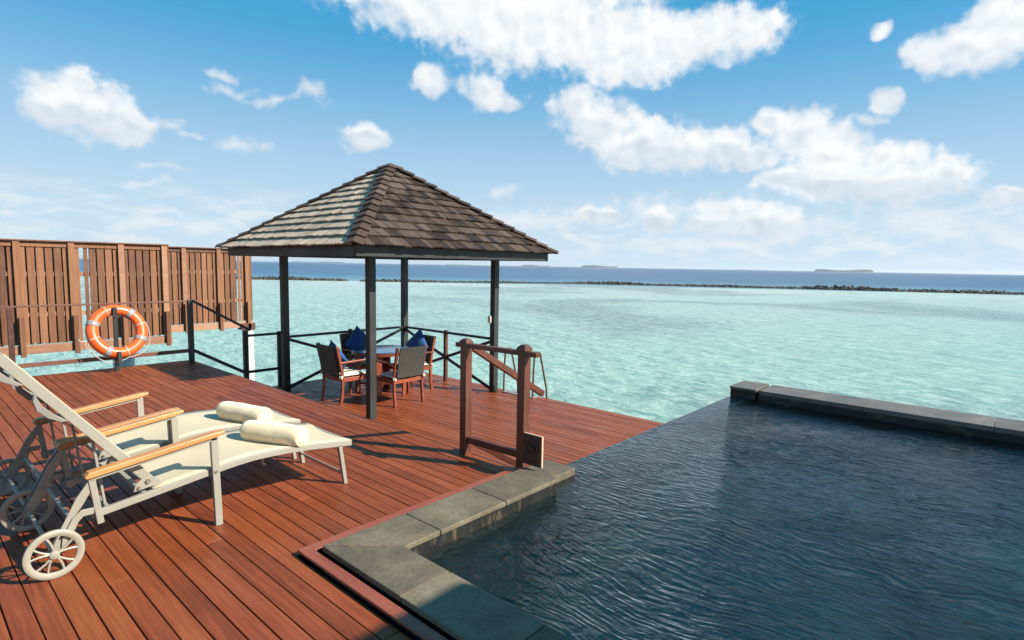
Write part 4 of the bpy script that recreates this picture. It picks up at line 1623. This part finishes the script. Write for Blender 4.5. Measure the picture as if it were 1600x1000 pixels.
# ---------------------------------------------------------------- life ring and its post
def life_ring():
    px = XR + .14
    r = thing('ring_stand', (px, 2.17, 0), 'black stand post with a bottom hook that holds the life ring', 'stand')
    m = MB()
    m.box(px - .022, px + .022, 2.145, 2.195, -.02, .895)
    wb(m, 'post', M['blackwood'], r, bevel=.003)
    m = MB()
    m.box(px + .024, px + .05, 2.14, 2.165, .76, .80)
    m.box(px + .024, px + .05, 2.20, 2.225, .76, .80)
    wb(m, 'clip', M['blackwood'], r)
    m = MB()
    m.extrude([(px + .023, 2.185, .13), (px + .19, 2.185, .13), (px + .19, 2.185, .30), (px + .165, 2.185, .30), (px + .165, 2.185, .165), (px + .023, 2.185, .165)], (0, -.045, 0))
    wb(m, 'hook', M['blackwood'], r, bevel=.003)
    cx, cy, cz = px, 2.19, .560
    tilt = .31
    root = thing('life_ring', (cx, cy, cz), 'orange life ring with grey bands and white grab rope on the deck railing', 'life ring')
    R0, r0 = .290, .074
    def pt(t, rad=R0):
        y, z = math.cos(t) * rad, math.sin(t) * rad
        return (cx - z * tilt, cy + y, cz + z)
    m = MB()
    m.tube([pt(2 * math.pi * k / 72) for k in range(72)], r0, 24, closed=True)
    wb(m, 'float', M['ringorange'], root, smooth=True)
    angs = [R(a) for a in (20, 110, 200, 290)]
    # seen from the deck the y axis runs to the right
    bands = [R(a) for a in (53, 158, 243, 335)]
    for a in bands:
        m = MB()
        m.tube([pt(a + R(q)) for q in (-6, -3, 0, 3, 6)], r0 + .002, 24, caps=False)
        wb(m, 'reflective_band', M['band'], root, smooth=True).modifiers.new('thick', 'SOLIDIFY').thickness = -.002
    ties = [R(a) for a in (112, 15, -74, -163)]
    m = MB()
    for i in range(4):
        a0, a1 = ties[i], ties[(i + 1) % 4]
        if a1 > a0:
            a1 -= 2 * math.pi
        pts = []
        for k in range(15):
            u = k / 14
            a = a0 + (a1 - a0) * u
            p = Vector(pt(a, R0 + r0 + .004))
            sag = math.sin(math.pi * u)
            low = i in (1, 2)
            if low:
                p += Vector((.012, 0, -1)) * sag * (.055 if i == 1 else .06)
                p += Vector((0, math.cos(a), 0)) * sag * .03
            else:
                p += Vector((-.03, 0, 0)) * sag
            pts.append(p)
        if low:
            m.tube(pts, .0055, 6)
    # loose tail on the left
    m.tube([Vector(pt(ties[3], R0 + r0)) + Vector(q) for q in ((0, 0, 0), (.02, -.04, .0), (.02, -.09, .01), (.02, -.105, .035), (.02, -.10, .045))], .0055, 6)
    m.tube([Vector(pt(ties[3], R0 + r0)) + Vector(q) for q in ((0, -.02, 0), (.02, -.03, -.06), (.02, .02, -.15), (.03, .10, -.21), (.03, .20, -.235), (.03, .30, -.22))], .0055, 6)
    wb(m, 'grab_rope', M['rope'], root, smooth=True)
    for a in ties:
        m = MB()
        m.tube([pt(a + R(q)) for q in (-1.0, 0, 1.0)], r0 + .003, 20, caps=False)
        wb(m, 'rope_tie', M['rope'], root, smooth=True)
life_ring()

# ---------------------------------------------------------------- dining set (local chair: faces +y, origin on the floor)
def make_chair():
    r = thing('dining_chair', (0, 0, 0), '-', 'chair', 'dining chairs round the gazebo table')
    hw = .265
    for sx in (-1, 1):
        x = sx * hw
        g = MB()
        line = [(-.275, 0), (-.245, .22), (-.245, .42), (-.275, .62), (-.335, .895)]
        pts = smooth_line([(y, z, 0) for y, z in line], 4)
        sweep_rect(g, [(p.x, p.y) for p in pts], x - .0175, x + .0175, .042)
        g.build('rear_leg', M['chairwood'], r, bevel=.004)
        g = MB()
        g.hexa([(x - .015, .235, 0), (x + .015, .235, 0), (x + .015, .265, 0), (x - .015, .265, 0),
                (x - .02, .225, .635), (x + .02, .225, .635), (x + .02, .268, .635), (x - .02, .268, .635)])
        g.build('front_leg', M['chairwood'], r, bevel=.004)
        g = MB()
        g.bar((x, -.27, .64), (x, .275, .652), .046, .024)
        g.build('armrest', M['chairwood'], r, bevel=.006)
    g = MB()
    g.box(-hw + .018, hw - .018, .236, .262, .345, .405)
    g.box(-hw + .018, hw - .018, -.235, -.21, .345, .405)
    g.box(-hw - .012, -hw + .012, -.20, .232, .345, .405)
    g.box(hw - .012, hw + .012, -.20, .232, .345, .405)
    for k in range(7):
        y = -.18 + k * .062
        g.box(-hw + .013, hw - .013, y, y + .045, .385, .400)
    g.build('seat_frame', M['chairwood'], r, bevel=.003)
    g = MB()
    def bk(x, z, o):
        t = (z - .44) / .46
        y = -.243 - .092 * max(0, t) ** 1.25
        return (x, y - .012 + o + .012 * (1 - (x / hw) ** 2) * -1, z)
    nx, nz = 8, 8
    for o_, rev in ((.0, 0), (-.022, 1)):
        for i in range(nx):
            for j in range(nz):
                xa, xb = -hw + .02 + (2 * hw - .04) * i / nx, -hw + .02 + (2 * hw - .04) * (i + 1) / nx
                za, zb = .445 + .455 * j / nz, .445 + .455 * (j + 1) / nz
                g.poly([bk(xa, za, o_), bk(xb, za, o_), bk(xb, zb, o_), bk(xa, zb, o_)], .5)
    for i in range(nx):
        xa, xb = -hw + .02 + (2 * hw - .04) * i / nx, -hw + .02 + (2 * hw - .04) * (i + 1) / nx
        g.poly([bk(xa, .90, 0), bk(xb, .90, 0), bk(xb, .90, -.022), bk(xa, .90, -.022)], .5)
        g.poly([bk(xa, .445, 0), bk(xb, .445, 0), bk(xb, .445, -.022), bk(xa, .445, -.022)], .5)
    g.build('backrest', M['weave'], r)
    return r

def make_cushion():
    mb = MB()
    n = 14
    for sgn in (1, -1):
        V = {}
        for i in range(n + 1):
            for j in range(n + 1):
                u, v = i / n * 2 - 1, j / n * 2 - 1
                e = (1 - abs(u) ** 6) * (1 - abs(v) ** 6)
                V[i, j] = (u * .245, v * .225, .026 + sgn * .026 * max(0, e) ** .45)
        for i in range(n):
            for j in range(n):
                mb.poly([V[i, j], V[i + 1, j], V[i + 1, j + 1], V[i, j + 1]], .5)
    for x in (-.262, .262):
        for k in range(2):
            mb.tube([(x, -.215, .03), (x * 1.10, -.235, .035 - .012 * k), (x * 1.13, -.262, .02 - .02 * k), (x * 1.06, -.275, .03 - .03 * k), (x * .97, -.262, .02)], .010, 6)
    o = mb.build('seat_cushion', M['cream'], smooth=True)
    bm = bmesh.new(); bm.from_mesh(o.data)
    bmesh.ops.remove_doubles(bm, verts=bm.verts, dist=.0005)
    bmesh.ops.recalc_face_normals(bm, faces=bm.faces)
    bm.to_mesh(o.data); bm.free()
    return o

def make_pillow():
    mb = MB()
    n = 18
    s = .225
    for sgn in (1, -1):
        V = {}
        for i in range(n + 1):
            for j in range(n + 1):
                u, v = i / n * 2 - 1, j / n * 2 - 1
                pin = 1 - .10 * (1 - abs(u)) * abs(v) ** 2 * 1.0
                pin2 = 1 - .10 * (1 - abs(v)) * abs(u) ** 2 * 1.0
                e = max(0, (1 - u * u)) * max(0, (1 - v * v))
                V[i, j] = (u * s * pin2, sgn * (.075 * e ** .5 + .004 * math.sin(7 * u + 5 * v) * e), v * s * pin)
        for i in range(n):
            for j in range(n):
                mb.poly([V[i, j], V[i + 1, j], V[i + 1, j + 1], V[i, j + 1]], .5)
    o = mb.build('throw_pillow', M['blue'], smooth=True)
    bm = bmesh.new(); bm.from_mesh(o.data)
    bmesh.ops.remove_doubles(bm, verts=bm.verts, dist=.0005)
    bmesh.ops.recalc_face_normals(bm, faces=bm.faces)
    bm.to_mesh(o.data); bm.free()
    return o

TX, TY = -7.78, 5.50
chair0 = make_chair()
cush0 = make_cushion()
pil0 = make_pillow()
spots = [
    (-7.78, 4.83, 0, 'dark woven armchair at the left, a blue pillow tip peeking over its back', 'cream seat cushion on the left front chair, fully lit at its side', 'blue pillow almost hidden behind the back of the left front chair', -.05),
    (-7.09, 5.34, 90, 'dark woven armchair with its ribbed back towards the camera, right of the front post', 'cream seat cushion on the chair whose ribbed back faces the camera', None, 0),
    (-8.46, 5.62, -90, 'dark woven armchair behind the table beside the left railing', 'cream seat cushion on the chair behind the table at the left railing', 'big blue diamond shaped pillow on the chair behind the table at the left', 0),
    (-7.72, 6.05, 180, 'dark woven armchair at the back right of the table beside the braced railing', 'cream seat cushion on the back right chair next to the braced railing', 'blue pointed pillow on the back right chair', 0),
]
for i, (x, y, a, lab, cl, pl, dx) in enumerate(spots):
    o = chair0 if i == 0 else copy_tree(chair0)
    o.location = (x, y, LOW)
    o.rotation_euler = (0, 0, R(a))
    o['label'] = lab
    c = cush0 if i == 0 else cush0.copy()
    if i:
        C.objects.link(c)
    c.location = (x, y, LOW + .406)
    c.rotation_euler = (0, 0, R(a))
    tag(c, cl, 'cushion', 'cream seat cushions on the dining chairs')
for i, s in enumerate([q for q in spots if q[5]]):
    x, y, a, _, _, pl, dx = s
    p = pil0 if i == 0 else pil0.copy()
    if i:
        C.objects.link(p)
    m = Matrix.Rotation(R(a), 4, 'Z') @ Matrix.Translation((dx, -.135, .74 if dx == 0 else .665)) @ Matrix.Rotation(R(17), 4, 'X') @ Matrix.Rotation(R(45), 4, 'Y')
    p.matrix_world = Matrix.Translation((x, y, LOW)) @ m
    tag(p, pl, 'pillow', 'blue throw pillows on the dining chairs')

def table():
    r = thing('dining_table', (TX, TY, LOW), 'round wooden dining table with top coloured for sky reflection under the gazebo', 'table')
    m = MB()
    n = 56
    m.extrude([(math.cos(2 * math.pi * k / n) * .475, math.sin(2 * math.pi * k / n) * .475, .722) for k in range(n)], (0, 0, .018))
    m.build('table_top', M['tabletop'], r, bevel=.003)
    m = MB()
    n = 56
    for (r0, r1, z0, z1) in ((.455, .478, .675, .7215),):
        for k in range(n):
            a, b = 2 * math.pi * k / n, 2 * math.pi * (k + 1) / n
            m.hexa([(math.cos(a) * r0, math.sin(a) * r0, z0), (math.cos(a) * r1, math.sin(a) * r1, z0), (math.cos(b) * r1, math.sin(b) * r1, z0), (math.cos(b) * r0, math.sin(b) * r0, z0),
                    (math.cos(a) * r0, math.sin(a) * r0, z1), (math.cos(a) * r1, math.sin(a) * r1, z1), (math.cos(b) * r1, math.sin(b) * r1, z1), (math.cos(b) * r0, math.sin(b) * r0, z1)], .5)
    m.build('apron', M['chairwood'], r)
    for sx in (-1, 1):
        for sy in (-1, 1):
            m = MB()
            x, y = sx * .27, sy * .27
            m.box(x - .04, x + .04, y - .012 + sy * .03, y + .012 + sy * .03, 0, .72)
            m.box(x - .012 + sx * .03, x + .012 + sx * .03, y - .04 - sy * .004, y + .014 - sy * .0 , 0, .72) if False else m.box(x + sx * .03 - .011, x + sx * .03 + .011, y - .035 - sy * .012, y + .035 - sy * .022, 0, .715)
            m.build('leg', M['chairwood'], r, bevel=.003)
    m = MB()
    m.bar((-.27, -.27, .16), (.27, .27, .16), .05, .03)
    m.bar((-.27, .27, .128), (.27, -.27, .128), .05, .03)
    m.build('stretcher', M['chairwood'], r, bevel=.003)
M['tabletop'] = plain_mat('sky_reflection_top', (0.05, 0.12, 0.24), 0.10, 0, 0.15, 30, spec=1.0)  # the sky's blue reflection is put into the base colour
table()
